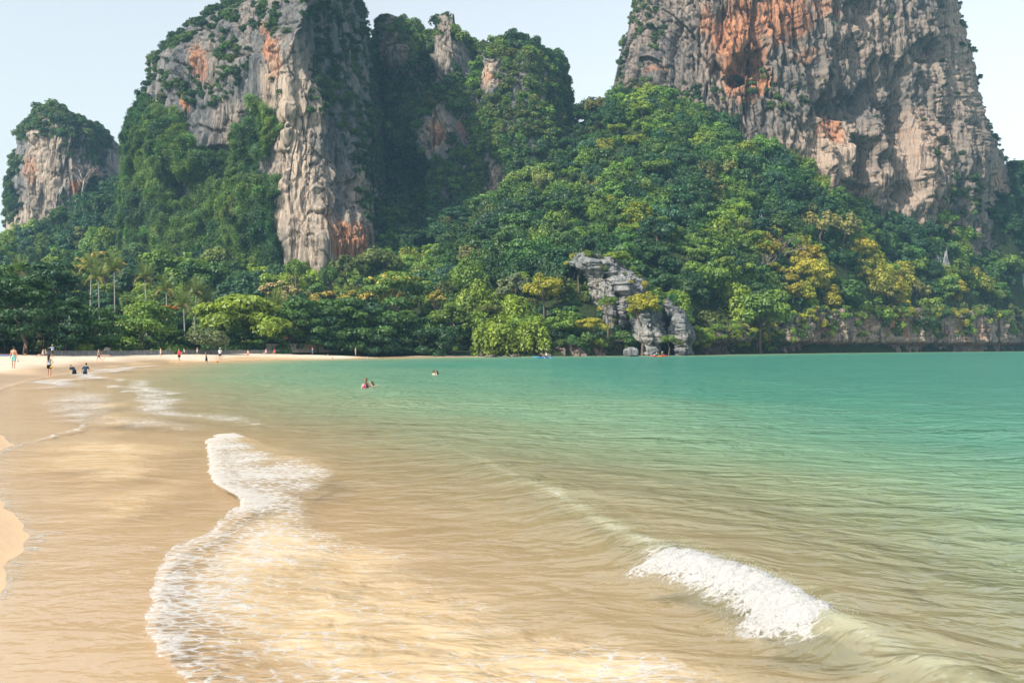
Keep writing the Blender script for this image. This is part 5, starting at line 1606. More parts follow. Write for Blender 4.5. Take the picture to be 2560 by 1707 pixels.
bungalow(735, 222, 5.5, 'red roofed bungalow behind the first wall panels')
bungalow(835, 238, 6.0, 'bungalow with a faded red roof behind the middle of the garden wall')
bungalow(945, 246, 6.0, 'bungalow half hidden by the dark leaning trunk')

x, y, _ = (float(q) for q in P(40, 870, 158))
t = thing('beach_pavilion', 'open dark thatched pavilion in the shade at the picture edge', 'pavilion', (x, y, 1.0), 0.35)
m = MB(); W, Dp = 9.0, 5.0
m.v = [(-W / 2, -Dp / 2, 2.5), (W / 2, -Dp / 2, 2.5), (W / 2, Dp / 2, 2.5), (-W / 2, Dp / 2, 2.5), (-W / 4, 0, 4.2), (W / 4, 0, 4.2)]
m.f = [[0, 1, 5, 4], [2, 3, 4, 5], [1, 2, 5], [3, 0, 4], [3, 2, 1, 0]]
m.build('roof', M_THATCH, t)
for i in range(4):
    for s in (-1, 1):
        MB().tube([(-W / 2 + 0.5 + i * (W - 1) / 3, s * (Dp / 2 - 0.4), -0.5), (-W / 2 + 0.5 + i * (W - 1) / 3, s * (Dp / 2 - 0.4), 2.5)], 0.09, 6).build('post', M_WOOD, t)
for z in (0.5, 0.95):
    MB().box((-W / 2 + 0.5, -Dp / 2 + 0.36, z), (W / 2 - 0.5, -Dp / 2 + 0.42, z + 0.07)).build('rail', M_WOOD, t)
MB().box((-W / 2, -Dp / 2, -0.5), (W / 2, Dp / 2, 0.12)).build('deck', M_WOOD, t)


def hedge(px, py, d, w, h, label, col):
    x, y, z = (float(q) for q in P(px, py, d))
    zg = float(hill_z(np.array([x]), np.array([y]))[0])
    t = thing('low_hedge', label, 'hedge', (x, y, max(zg, z)))
    obj('trunk', TRUNKS[0], t, scale=(0.4, 0.4, 0.5))
    for i in range(3):
        o = obj('crown', CROWNS['shrub'][i % 2], t, loc=((i - 1) * w * 0.33, 0, h * 0.45), rot=(0, 0, i * 2.0), scale=(w * 0.26, 0.9, h * 0.6)); o.color = (*col, 1)


hedge(263, 874, 172, 4.2, 1.0, 'clipped low hedge by the white deck chairs', MID)
hedge(312, 876, 178, 5.0, 0.9, 'low green hedge on the sea wall past the deck chairs', FRESH)
M_WHITE = plain('white_paint', (0.75, 0.74, 0.72), 0.5, 0.3)


def deck_chair(px, d, label):
    x, y, _ = (float(q) for q in P(px, 870, d)); zg = float(hill_z(np.array([x]), np.array([y]))[0])
    t = thing('deck_chair', label, 'chair', (x, y, zg), -0.6, 'white deck chairs on the lawn')
    for s in (-0.3, 0.3):
        MB().tube([(-0.7, s, 0.32), (0.2, s, 0.36), (0.75, s, 1.15)], 0.04, 5).build('side_rail', M_WHITE, t)
        MB().tube([(-0.6, s, 0.32), (-0.62, s, -0.1)], 0.04, 5).build('leg', M_WHITE, t); MB().tube([(0.2, s, 0.36), (0.35, s, -0.1)], 0.04, 5).build('leg', M_WHITE, t)
    MB().box((-0.7, -0.28, 0.34), (0.2, 0.28, 0.37)).build('seat', M_WHITE, t)
    m = MB(); m.v = [(0.2, -.28, .38), (0.2, .28, .38), (0.73, .28, 1.13), (0.73, -.28, 1.13), (0.23, -.28, .36), (0.23, .28, .36), (0.76, .28, 1.11), (0.76, -.28, 1.11)]
    m.f = [[0, 1, 2, 3], [7, 6, 5, 4], [0, 3, 7, 4], [1, 5, 6, 2], [3, 2, 6, 7], [0, 4, 5, 1]]; m.build('backrest', M_WHITE, t)


deck_chair(262, 171, 'white reclined deck chair nearer the round yellow bush')
deck_chair(268, 172, 'white reclined deck chair farther from the round yellow bush')


# ------------------------------------------------------------------ boats
def hull_mesh(L, W, H, mat):
    nx, nt = 34, 14
    V = []
    for i in range(nx):
        t = -1 + 2 * i / (nx - 1); hw = W / 2 * max(1 - abs(t) ** 2.6, 0.015); sheer = H * (0.62 + 0.38 * abs(t) ** 2.2); keel = -0.35 * H * (1 - abs(t) ** 4)
        for k in range(nt):
            a = 2 * math.pi * k / nt
            cy, cz = math.cos(a), math.sin(a)
            V.append((t * L / 2, hw * cy * (1 if cz < 0 else 0.96), (keel if cz < 0 else sheer * 0.55) * abs(cz) ** (0.8 if cz < 0 else 1.6) + sheer * 0.4))
    Fc = []
    for i in range(nx - 1):
        for k in range(nt):
            Fc.append((i * nt + k, i * nt + (k + 1) % nt, (i + 1) * nt + (k + 1) % nt, (i + 1) * nt + k))
    me = bpy.data.meshes.new('hull'); me.from_pydata(V, [], Fc + [list(range(nt))[::-1], [(nx - 1) * nt + k for k in range(nt)]]); me.materials.append(mat)
    me.polygons.foreach_set('use_smooth', np.ones(len(me.polygons), bool)); me.update()
    return me


def mat_two_tone(name, stops):
    g = NG(name)
    x = g.n('ShaderNodeSeparateXYZ'); g.set(x.inputs[0], g.n('ShaderNodeTexCoord').outputs['Object'])
    c = g.ramp(g.math('MULTIPLY_ADD', x.outputs[0], 0.25, 0.5), stops)
    return g.done(g.principled(c, 0.35, 0.4))


def kayak(label, px, py, rz, mat, seatmat, L=3.9):
    d = CH * F / (py - HY); x = (px - 1280) / F * d
    t = thing('kayak', label, 'kayak', (x, d, 0.02), rz)
    obj('hull', hull_mesh(L, 0.82, 0.34, mat), t)
    for sx_ in (-0.55, 0.6):
        MB().box((-0.24, -0.23, 0), (0.24, 0.23, 0.03)).box((-0.27, -0.23, 0.03), (-0.22, 0.23, 0.36)).build('seat', seatmat, t, loc=(sx_, 0, 0.24))
    return t, x, d


KB, kbx, kby = kayak('bright blue two person kayak near the draped bank', 1358, 895.0, 0.22, mat_two_tone('blue_hull', [(0.0, (0.02, 0.28, 0.55)), (0.5, (0.02, 0.20, 0.52)), (1.0, (0.02, 0.30, 0.62))]), plain('black_seat', (0.02, 0.02, 0.022)))
KR, krx, kry = kayak('red kayak with an orange middle near the grey slab', 1647, 891.6, 0.12, mat_two_tone('red_hull', [(0.0, (0.62, 0.06, 0.06)), (0.36, (0.62, 0.07, 0.05)), (0.46, (0.75, 0.30, 0.02)), (0.58, (0.75, 0.30, 0.02)), (0.68, (0.60, 0.05, 0.05))]), plain('black_seat', (0.02, 0.02, 0.022)))
t = thing('beached_kayak', 'red and blue kayak drawn up on the sand by the pavilion', 'kayak', (*[float(q) for q in P(4, 884, 140)[:2]], 0.95), 0.1)
obj('hull', hull_mesh(4.4, 0.85, 0.36, plain('red_plastic', (0.45, 0.05, 0.05), 0.4)), t)
MB().tube([(-1.9, -0.36, 0.10), (-0.8, -0.44, 0.06), (0.8, -0.44, 0.06), (1.9, -0.36, 0.10)], 0.10, 8).build('blue_side_stripe', plain('blue_plastic', (0.03, 0.16, 0.38), 0.4), t, True)


def paddle(label, base, a, b):
    """a, b: ends of the shaft relative to base"""
    t = thing('paddle', label, 'paddle', base, 0)
    a, b = Vector(a), Vector(b)
    MB().tube([a, b], 0.016, 6).build('shaft', plain('dark_shaft', (0.05, 0.05, 0.05)), t)
    for e, f in ((a, b), (b, a)):
        d = (e - f).normalized(); o = MB()
        s = d.orthogonal().normalized() * 0.09
        k = d.cross(s).normalized() * 0.012
        P_ = [e - d * 0.05, e + d * 0.12 + s, e + d * 0.42 + s * 0.8, e + d * 0.46, e + d * 0.42 - s * 0.8, e + d * 0.12 - s]
        o.v = [tuple(p + k) for p in P_] + [tuple(p - k) for p in P_]
        o.f = [[0, 1, 2, 3, 4, 5], [11, 10, 9, 8, 7, 6]] + [[i, 6 + i, 6 + (i + 1) % 6, (i + 1) % 6] for i in range(6)]
        o.build('blade', M_WHITE, t)


# ------------------------------------------------------------------ people
JOBS = []          # (temporary object, final object)


def solid(mb, name, mat, parent, voxel):
    """many overlapping tapered volumes fused into one continuous surface"""
    me = mb.mesh(name, mat, True)
    o = obj(name, me, parent)
    md = o.modifiers.new('fuse', 'REMESH'); md.mode = 'VOXEL'; md.voxel_size = voxel; md.use_smooth_shade = True
    sm = o.modifiers.new('smooth', 'SMOOTH'); sm.factor = 0.5; sm.iterations = 3
    JOBS.append(o)
    return o


def limb(mb, a, b, ra, rb, n=5, sides=8):
    mb.tube([a.lerp(b, i / (n - 1)) for i in range(n)], [ra + (rb - ra) * i / (n - 1) for i in range(n)], sides)
    mb.ball(a, ra, 8, 6); mb.ball(b, rb, 8, 6)


def xform(mb, i0, M):
    for i in range(i0, len(mb.v)):
        mb.v[i] = tuple(M @ Vector(mb.v[i]))


SKINS = {}


def skin_mat(c):
    return plain('skin_%d' % int(c[0] * 1000), c, 0.6, 0.3, 0.06)


STAND_ARM = ((0.14, 0.02, -1), (0.06, 0.10, -1))
STAND_LEG = ((0.05, 0.03, -1), (0.02, -0.02, -1))
WALK_L = ((0.04, 0.34, -1), (0.0, 0.02, -1)); WALK_R = ((0.04, -0.22, -1), (0.0, -0.52, -1))
SIT_LEG = ((0.12, 1, 0.28), (0.05, 0.75, -0.75)); KAY_LEG = ((0.10, 1, 0.22), (0.04, 1, -0.30))


def person(label, x, y, z, face, h=1.7, skin=(0.50, 0.29, 0.19), hair=(0.03, 0.02, 0.015), long_hair=0, top=None, bottom=None, sleeves=False, arms=(STAND_ARM, STAND_ARM), legs=(STAND_LEG, STAND_LEG),
           lean=0.0, voxel=0.022, hat=None, lie=False, rest=True, group=None, head_turn=0.0, female=False, skirt=False):
    t = thing('person', label, 'person', (x, y, z), face, group)
    s = h / 1.75
    V3 = lambda q: Vector(q).normalized()
    body = MB()
    sw, hw = (0.165, 0.095) if female else (0.185, 0.09)
    # torso frame: origin at the pelvis
    body.ball((0, 0, 0.0), (0.165 if female else 0.155, 0.115, 0.13)); body.ball((0, 0.0, 0.17), (0.125 if female else 0.14, 0.095, 0.16)); body.ball((0, 0, 0.36), (0.155 if female else 0.175, 0.112, 0.19))
    limb(body, Vector((-sw + .03, 0, 0.47)), Vector((sw - .03, 0, 0.47)), 0.068, 0.068)
    limb(body, Vector((0, 0, 0.48)), Vector((0, 0.012, 0.62)), 0.062, 0.052)
    hi = len(body.v)
    body.ball((0, 0.015, 0.735), (0.078, 0.098, 0.118), 12, 9); body.ball((0, 0.025, 0.665), (0.058, 0.07, 0.055), 10, 7)
    body.ball((0, 0.118, 0.715), (0.016, 0.022, 0.026), 6, 5)                                     # nose
    for e in (-1, 1):
        body.ball((e * 0.08, 0.005, 0.725), (0.014, 0.026, 0.034), 6, 5)                          # ears
        body.ball((e * 0.034, 0.092, 0.742), (0.022, 0.018, 0.010), 6, 4)                         # brow above the eye socket
    body.tube([(-0.025, 0.103, 0.668), (0.0, 0.110, 0.669), (0.025, 0.103, 0.668)], 0.009, 5)     # mouth
    RZ = Matrix.Rotation(head_turn, 4, 'Z'); xform(body, hi, RZ)
    hands = []
    for e, (ua, fa) in zip((-1, 1), arms):
        ua = V3((ua[0] * e, ua[1], ua[2])); fa = V3((fa[0] * e, fa[1], fa[2]))
        sh = Vector((e * sw, 0, 0.465)); el = sh + ua * 0.29; wr = el + fa * 0.25
        limb(body, sh, el, 0.052, 0.041); limb(body, el, wr, 0.041, 0.028)
        palm = wr + fa * 0.07
        side = fa.cross(Vector((0, 0, 1)) if abs(fa.z) < 0.9 else Vector((0, 1, 0))).normalized()
        if abs(fa.z) > 0.9: side = Vector((0, 1, 0))
        limb(body, wr, palm, 0.028, 0.034)
        nrm = fa.cross(side).normalized()
        for k, ln in enumerate((0.070, 0.080, 0.075, 0.058)):
            b0 = palm + side * (0.030 - 0.020 * k) + fa * 0.015
            mid = b0 + fa * ln * 0.55 + nrm * 0.006; tip = mid + (fa * 0.8 + nrm * 0.5) * ln * 0.5
            body.tube([b0, mid, tip], [0.0105, 0.0095, 0.007], 5)
        b0 = wr + side * 0.022 + fa * 0.02
        body.tube([b0, b0 + side * 0.03 + fa * 0.03, b0 + side * 0.034 + fa * 0.07], [0.013, 0.011, 0.008], 5)
        hands.append(palm)
    ML = Matrix.Rotation(-lean, 4, 'X')
    xform(body, 0, ML)
    n_torso = len(body.v)
    feet = []; LG = []
    for e, (ta, sa) in zip((-1, 1), legs):
        ta = V3((ta[0] * e, ta[1], ta[2])); sa = V3((sa[0] * e, sa[1], sa[2]))
        hp = Vector((e * hw, 0, -0.04)); kn = hp + ta * 0.43; an = kn + sa * 0.41
        limb(body, hp, kn, 0.088, 0.056); limb(body, kn, kn.lerp(an, 0.35), 0.054, 0.056); limb(body, kn.lerp(an, 0.35), an, 0.056, 0.036)
        fwd = Vector((e * 0.12, 1, 0)); fwd = (fwd - sa * fwd.dot(sa) * 0.55).normalized()
        limb(body, an - fwd * 0.03 + sa * 0.035, an + fwd * 0.14 + sa * 0.05, 0.038, 0.028)
        feet.append(an + sa * 0.085); LG.append((hp, kn, an))
    if lie:
        ML2 = Matrix.Rotation(math.pi / 2, 4, 'X'); 
    zmin = min(v[2] for v in body.v)
    # everything scaled and dropped on its support
    base = Matrix.Scale(s, 4)
    if lie: base = Matrix.Rotation(-math.pi / 2, 4, 'X') @ base
    tmp = [base @ Vector(v) for v in body.v]
    dz = -min(v.z for v in tmp) if rest else 0.0
    M = Matrix.Translation((0, 0, dz)) @ base
    xform(body, 0, M)
    o = solid(body, 'body', skin_mat(skin), t, voxel)
    TM = M @ ML
    vx = max(voxel * 0.9, 0.014)
    if bottom:
        c, ln = bottom
        g_ = MB(); g_.ball((0, 0, 0.0), (0.180, 0.135, 0.135)); xform(g_, 0, ML)
        for hp, kn, an in LG:
            if ln > 0.12: limb(g_, hp, hp.lerp(kn, min(ln, 1.0)), 0.104, 0.088 + 0.01 * (ln > 0.6))
        xform(g_, 0, M); solid(g_, 'shorts' if ln > 0.12 else 'swim_briefs', c, t, vx)
    if top:
        c, cover = top
        g_ = MB()
        if cover == 'shirt':
            g_.ball((0, 0, 0.04), (0.178, 0.130, 0.14)); g_.ball((0, 0.0, 0.17), (0.155, 0.116, 0.17)); g_.ball((0, 0, 0.36), (0.188, 0.128, 0.185)); limb(g_, Vector((-sw + .03, 0, 0.46)), Vector((sw - .03, 0, 0.46)), 0.080, 0.080)
            if sleeves:
                for e, (ua, fa) in zip((-1, 1), arms):
                    ua = V3((ua[0] * e, ua[1], ua[2])); sh = Vector((e * sw, 0, 0.465)); limb(g_, sh, sh + ua * 0.20, 0.070, 0.062)
        elif cover == 'vest':
            g_.ball((0, 0, 0.04), (0.176, 0.128, 0.14)); g_.ball((0, 0.0, 0.17), (0.142, 0.112, 0.17)); g_.ball((0, 0, 0.34), (0.170, 0.128, 0.165)); limb(g_, Vector((-0.09, 0, 0.47)), Vector((0.09, 0, 0.47)), 0.074, 0.074)
        else:
            limb(g_, Vector((-0.10, 0.02, 0.36)), Vector((0.10, 0.02, 0.36)), 0.108, 0.108)
        if skirt: limb(g_, Vector((0, 0, 0.0)), Vector((0, 0.02, -0.42)), 0.17, 0.22)
        xform(g_, 0, TM); solid(g_, 'dress' if skirt else {'shirt': 'shirt', 'vest': 'vest'}.get(cover, 'bikini_top'), c, t, vx)
    hr = MB()
    hr.ball((0, -0.012, 0.765), (0.086, 0.094, 0.098), 12, 9); hr.ball((0, -0.03, 0.72), (0.080, 0.075, 0.09), 10, 7)
    if long_hair:
        hr.tube([(0, -0.085, 0.76), (0, -0.125, 0.70), (0.01, -0.135, 0.55), (0.015, -0.130, 0.55 - 0.28 * long_hair)], [0.05, 0.062, 0.06, 0.025], 8)
    xform(hr, 0, RZ); xform(hr, 0, TM)
    solid(hr, 'hair', plain('hair_%d' % int(hair[0] * 1000), hair, 0.6, 0.3), t, max(voxel * 0.8, 0.013))
    if hat:
        ht = MB(); ht.ball((0, -0.005, 0.80), (0.095, 0.105, 0.075), 12, 8); ht.tube([(0, 0.02, 0.785), (0, 0.02, 0.800)], [0.16, 0.15], 14)
        xform(ht, 0, RZ); xform(ht, 0, TM); solid(ht, 'hat', hat, t, 0.014)
    return t, [t.matrix_basis @ (TM @ h_) for h_ in hands]


C_ = lambda n, c: plain('cloth_' + n, c, 0.9, 0.1, 0.15, 9.0)
TAN = (0.50, 0.29, 0.19); PALE = (0.62, 0.40, 0.30); BROWN = (0.34, 0.19, 0.12)
HI = math.pi


def at_foot(px, py, z):
    d = (CH - z) * F / (py - HY)
    return (px - 1280) / F * d, d, z


def beach_at(px, py):
    z = 0.3
    for _ in range(14):
        x, y, _z = at_foot(px, py, z); z = 0.5 * z + 0.5 * zland(x, y)
    return x, y, zland(x, y)


# 1 man walking off along the sand
x, y, z = beach_at(34, 920)
_, hd = person('barechested man in pale turquoise shorts walking away along the sand', x, y, z + 0.0, 0.05, 1.86, TAN, (0.03, 0.022, 0.018), bottom=(C_('turquoise', (0.22, 0.50, 0.46)), 0.62), arms=(((0.22, 0.06, -1), (0.12, 0.14, -1)), ((0.20, -0.05, -1), (0.06, 0.16, -1))), legs=(((0.05, 0.12, -1), (0.0, -0.04, -1)), ((0.05, -0.05, -1), (0.02, -0.30, -1))), voxel=0.012)
p = hd[1]
sd_ = thing('sandals', 'pair of sandals dangling from the walking man’s hand'.replace('’', "'"), 'sandals', (p.x + 0.03, p.y, p.z - 0.10))
for k in (0, 1):
    m = MB(); m.tube([(0, k * 0.05, 0.06), (0.02, k * 0.05, -0.06), (0.05, k * 0.06, -0.24)], [0.012, 0.04, 0.045], 8)
    m.build('sandal', plain('pale_rubber', (0.55, 0.50, 0.45)), sd_, True)
# 2 woman at the water's edge
x, y, z = beach_at(123, 942)
_, hd = person('woman in grey vest and black shorts with a black ponytail at the water edge', x, y, min(z, 0.05) - 0.06, -0.25, 1.68, TAN, (0.012, 0.010, 0.010), 1, (C_('grey_vest', (0.36, 0.40, 0.43)), 'vest'), (C_('black', (0.015, 0.015, 0.018)), 0.42), arms=(((0.10, 0.02, -1), (0.02, 0.08, -1)), ((0.75, -0.10, -0.75), (-0.65, 0.1, -0.75))), voxel=0.012, female=True)
p = hd[1]
yb = thing('water_toy', 'yellow beach toy held at the hip of the woman in grey', 'toy', (p.x + 0.10, p.y - 0.06, p.z - 0.12))
MB().tube([(-0.12, 0, -0.05), (0.02, 0, 0.02), (0.16, 0, 0.10)], [0.05, 0.045, 0.02], 8).build('barrel', plain('yellow_plastic', (0.75, 0.50, 0.05), 0.4), yb, True)
MB().tube([(-0.02, 0, 0.0), (0.02, 0, -0.14)], 0.02, 6).build('grip', plain('orange_plastic', (0.7, 0.25, 0.05), 0.4), yb, True)
# 3, 4 boys in the foam
CRAWL = dict(lean=1.05, legs=(((0.08, 0.1, -1), (0.0, -1, -0.05)), ((0.08, 0.15, -1), (0.0, -1, -0.05))), arms=(((0.22, 0.5, -1), (0.05, 0.2, -1)), ((0.22, 0.5, -1), (0.05, 0.2, -1))))
d = CH * F / (934.5 - HY)
person('boy in a dark shirt crawling in the foam, head turned aside', (186 - 1280) / F * d, d, -0.20, 1.0, 1.55, TAN, (0.012, 0.010, 0.010), 0, (C_('navy', (0.02, 0.035, 0.055)), 'shirt'), (C_('navy', (0.02, 0.035, 0.055)), 0.7), True, head_turn=0.8, lean=0.95, legs=CRAWL['legs'], arms=CRAWL['arms'], voxel=0.014)
person('boy in a dark blue shirt kneeling in the foam with his back turned', (212.5 - 1280) / F * d, d, -0.33, 0.0, 1.6, TAN, (0.03, 0.022, 0.018), 0, (C_('navy_blue', (0.025, 0.05, 0.09)), 'shirt'), (C_('navy', (0.02, 0.035, 0.055)), 0.7), True, lean=0.35, legs=(((0.1, 0.3, -1), (0.0, -1, -0.1)), ((0.1, 0.3, -1), (0.0, -1, -0.1))), arms=(((0.65, 0.35, -1), (0.15, 0.3, -1)), ((0.65, 0.35, -1), (0.15, 0.3, -1))), voxel=0.014)
# 5, 6 striding woman and child
x, y, z = beach_at(247, 907)
person('woman in a dark bikini striding across the sand', x, y, z, 1.3, 1.62, PALE, (0.20, 0.12, 0.06), 0.6, (C_('black', (0.015, 0.015, 0.018)), 'bikini'), (C_('black', (0.015, 0.015, 0.018)), 0.1), legs=(((0.04, 0.45, -1), (0, 0.2, -1)), ((0.04, -0.5, -1), (0, -0.85, -1))), female=True)
x, y, z = beach_at(254.5, 908)
person('small child bending down beside the striding woman', x, y, z, -1.2, 0.85, PALE, (0.16, 0.09, 0.05), lean=0.9, arms=(((0.1, 0.7, -1), (0, 0.3, -1)),) * 2, legs=(((0.1, 0.5, -1), (0, -0.5, -1)),) * 2)
# 7 - 12 by the shade
x, y, z = beach_at(63, 889)
person('person in a black dress standing in the shade before the pavilion', x, y, z, 2.9, 1.7, TAN, (0.02, 0.015, 0.012), 0.4, (C_('black', (0.015, 0.015, 0.018)), 'shirt'), None, female=True, skirt=True, arms=(((0.3, 0.5, -1), (-0.4, 0.6, 0.3)), STAND_ARM))
x, y, z = beach_at(131, 893)
person('person in a loose pale blue shirt and straw hat pointing over the sand', x, y, z, 1.2, 1.72, BROWN, (0.02, 0.015, 0.012), 0, (C_('pale_blue', (0.42, 0.52, 0.72)), 'shirt'), (C_('brown', (0.10, 0.06, 0.05)), 0.8), True, hat=C_('straw', (0.55, 0.46, 0.22)), arms=(((0.1, 0.9, -0.35), (0, 1, -0.1)), STAND_ARM))
x, y, z = beach_at(105, 892)
person('blond sunbather sitting on the sand nearest the pavilion', x, y, z, 2.2, 1.6, PALE, (0.45, 0.33, 0.18), 0.3, None, (C_('maroon', (0.20, 0.05, 0.05)), 0.2), legs=(SIT_LEG, SIT_LEG), lean=-0.25, arms=(((0.2, -0.5, -1), (0.05, -0.2, -1)),) * 2, female=True)
x, y, z = beach_at(116, 890)
person('sunbather sitting in a grey shirt beside the blond one', x, y, z, 1.9, 1.6, TAN, (0.25, 0.18, 0.12), 0, (C_('grey_vest', (0.36, 0.40, 0.43)), 'shirt'), (C_('black', (0.015, 0.015, 0.018)), 0.5), legs=(SIT_LEG, SIT_LEG), lean=0.15)
x, y, z = beach_at(143, 887)
person('person sitting low behind the one in pale blue', x, y, z, 2.6, 1.65, TAN, (0.03, 0.02, 0.015), 0, (C_('dark_green', (0.03, 0.06, 0.05)), 'shirt'), (C_('black', (0.015, 0.015, 0.018)), 0.5), legs=(SIT_LEG, SIT_LEG), lean=0.2)
x, y, _ = (float(q) for q in P(209, 874, 170)); z = float(hill_z(np.array([x]), np.array([y]))[0])
person('person in white shirt standing on the lawn above the sea wall', x, y, max(z, 1.2), 0.3, 1.7, TAN, (0.20, 0.12, 0.06), 0.3, (C_('white', (0.75, 0.75, 0.76)), 'shirt'), (C_('pink', (0.60, 0.35, 0.38)), 0.7), True, female=True)
x, y, z = beach_at(270, 891.5)
MBt = MB().box((-0.9, -0.4, 0), (0.9, 0.4, 0.02)); bt = MBt.build('beach_towel', C_('rust_towel', (0.32, 0.09, 0.05)), loc=(x, y, z + 0.01), rot=(0, 0, 0.12)); tag(bt, 'rust red beach towel under the lying sunbather', 'towel')
person('sunbather lying on the rust red towel, head raised', x - 0.55, y, z + 0.03, 1.45, 1.65, PALE, (0.02, 0.015, 0.012), 0, (C_('black', (0.015, 0.015, 0.018)), 'bikini'), (C_('black', (0.015, 0.015, 0.018)), 0.1), legs=(((0.04, -0.05, -1), (0, -0.02, -1)),) * 2, lie=True, female=True)
x, y, z = beach_at(261, 884)
person('sunbather sitting against the sea wall, knees up', x, y, z, 2.6, 1.65, TAN, (0.02, 0.015, 0.012), 0, None, (C_('black', (0.015, 0.015, 0.018)), 0.5), legs=(SIT_LEG, SIT_LEG), lean=-0.1)
x, y, z = beach_at(273, 884.5)
person('second sunbather by the sea wall in dark clothes', x, y, z, 2.2, 1.6, TAN, (0.02, 0.015, 0.012), 0.5, (C_('navy', (0.02, 0.035, 0.055)), 'shirt'), (C_('black', (0.015, 0.015, 0.018)), 0.5), legs=(SIT_LEG, SIT_LEG), lean=-0.3)
# 13 - 19 along the curve of the bay
x, y, z = beach_at(401.5, 892)
person('slim person in a pale swimsuit walking below the sea wall', x, y, z, 2.4, 1.38, PALE, (0.30, 0.18, 0.09), 0.4, (C_('beige', (0.55, 0.42, 0.30)), 'bikini'), (C_('beige', (0.55, 0.42, 0.30)), 0.1), legs=(WALK_L, WALK_R), female=True)
x, y, z = beach_at(448, 904)
person('man in a red shirt and black shorts walking toward the water', x, y, z, 2.9, 1.78, TAN, (0.10, 0.06, 0.04), 0, (C_('red', (0.62, 0.05, 0.07)), 'shirt'), (C_('black', (0.015, 0.015, 0.018)), 0.6), True, legs=(((0.04, 0.15, -1), (0, 0, -1)), ((0.04, -0.1, -1), (0, -0.25, -1))))
x, y, z = beach_at(440, 885)
person('person in black sitting by the wall behind the red shirted man', x, y, z, 2.6, 1.7, TAN, (0.45, 0.40, 0.32), 0, (C_('black', (0.015, 0.015, 0.018)), 'shirt'), (C_('black', (0.015, 0.015, 0.018)), 0.8), True, legs=(SIT_LEG, SIT_LEG), lean=0.1)
x, y, z = beach_at(461, 885.5)
person('person in grey shirt and green hat sitting by the sea wall', x, y, z, 2.4, 1.7, TAN, (0.02, 0.015, 0.012), 0, (C_('grey_vest', (0.36, 0.40, 0.43)), 'shirt'), (C_('black', (0.015, 0.015, 0.018)), 0.8), True, legs=(SIT_LEG, SIT_LEG), lean=0.1, hat=C_('green_hat', (0.02, 0.28, 0.22)))
x, y, z = beach_at(493, 885)
person('barechested boy in white shorts leaning at the sea wall', x, y, z, 2.6, 1.25, TAN, (0.25, 0.15, 0.08), 0, None, (C_('white', (0.75, 0.75, 0.76)), 0.6), arms=(((0.6, 0.1, -0.4), (0.4, 0, -0.8)), STAND_ARM))
d = CH * F / (905.5 - HY)
person('boy in dark shorts wading by the orange ball', (516 - 1280) / F * d, d, -0.24, 1.4, 1.62, TAN, (0.06, 0.035, 0.025), 0, None, (C_('charcoal', (0.03, 0.035, 0.045)), 0.95), legs=(((0.04, 0.15, -1), (0, -0.1, -1)), ((0.04, -0.15, -1), (0, -0.3, -1))), lean=0.12)
d = CH * F / (905.5 - HY)
b = MB().ball((0, 0, 0), 0.17, 16, 10).build('beach_ball', plain('orange_ball', (0.80, 0.18, 0.02), 0.4), None, True, loc=((541.5 - 1280) / F * d, d + 0.3, 0.08)); tag(b, 'orange ball floating at the water edge', 'ball')
x, y, z = beach_at(550, 900.5)
person('man in white cap and white shirt with navy shorts at the water edge', x, y, z, 0.6, 1.88, TAN, (0.04, 0.03, 0.02), 0, (C_('white', (0.75, 0.75, 0.76)), 'shirt'), (C_('navy', (0.02, 0.035, 0.055)), 0.6), True, hat=C_('white', (0.75, 0.75, 0.76)), legs=(((0.06, 0.2, -1), (0, 0, -1)), ((0.06, -0.15, -1), (0, -0.2, -1))))
x, y, z = beach_at(620, 892)
person('child in red shorts standing on the sand before the umbrella tree', x, y, z, 2.8, 1.32, PALE, (0.30, 0.20, 0.10), 0, None, (C_('red', (0.62, 0.05, 0.07)), 0.6))
# far ones
x, y, z = beach_at(665, 885)
person('person in pink sitting at the start of the beige wall', x, y, z, 2.6, 1.6, PALE, (0.20, 0.12, 0.06), 0, (C_('pink', (0.60, 0.35, 0.38)), 'shirt'), None, legs=(SIT_LEG, SIT_LEG), voxel=0.03)
x, y, z = beach_at(686, 885)
person('person in red sitting below the first beige wall panel', x, y, z, 2.6, 1.6, TAN, (0.02, 0.015, 0.012), 0, (C_('red', (0.62, 0.05, 0.07)), 'shirt'), None, legs=(SIT_LEG, SIT_LEG), voxel=0.03)
x, y, z = beach_at(781, 885)
person('person in blue shorts standing before the beige wall', x, y, z, 2.2, 1.35, TAN, (0.05, 0.03, 0.02), 0, None, (C_('blue', (0.04, 0.16, 0.42)), 0.9), voxel=0.03)
d = CH * F / (894.5 - HY)
person('wader standing waist deep off the beige wall', (820 - 1280) / F * d, d, -0.85, 0.5, 1.65, PALE, (0.06, 0.035, 0.025), voxel=0.03)
d = CH * F / (898.5 - HY)
person('swimmer with only head and shoulders above water, nearest the beige wall', (831 - 1280) / F * d, d, -1.36, 0.2, 1.65, TAN, (0.03, 0.02, 0.015), voxel=0.03)
x, y, z = beach_at(889, 893)
person('person in white standing at the water edge before the widest wall panel', x, y, z, 1.2, 1.5, PALE, (0.25, 0.16, 0.08), 0.3, (C_('white', (0.75, 0.75, 0.76)), 'shirt'), (C_('beige', (0.55, 0.42, 0.30)), 0.4), voxel=0.03)
d = CH * F / (894.5 - HY)
person('swimmer in a cyan top near the end of the beach', (919 - 1280) / F * d, d, -1.20, 0.2, 1.6, TAN, (0.03, 0.02, 0.015), 0, (C_('cyan', (0.05, 0.45, 0.55)), 'shirt'), voxel=0.03)
d = CH * F / (895 - HY)
person('lone brown haired swimmer off the end of the beach', (955 - 1280) / F * d, d, -1.38, 0.8, 1.65, BROWN, (0.10, 0.05, 0.03), voxel=0.03)
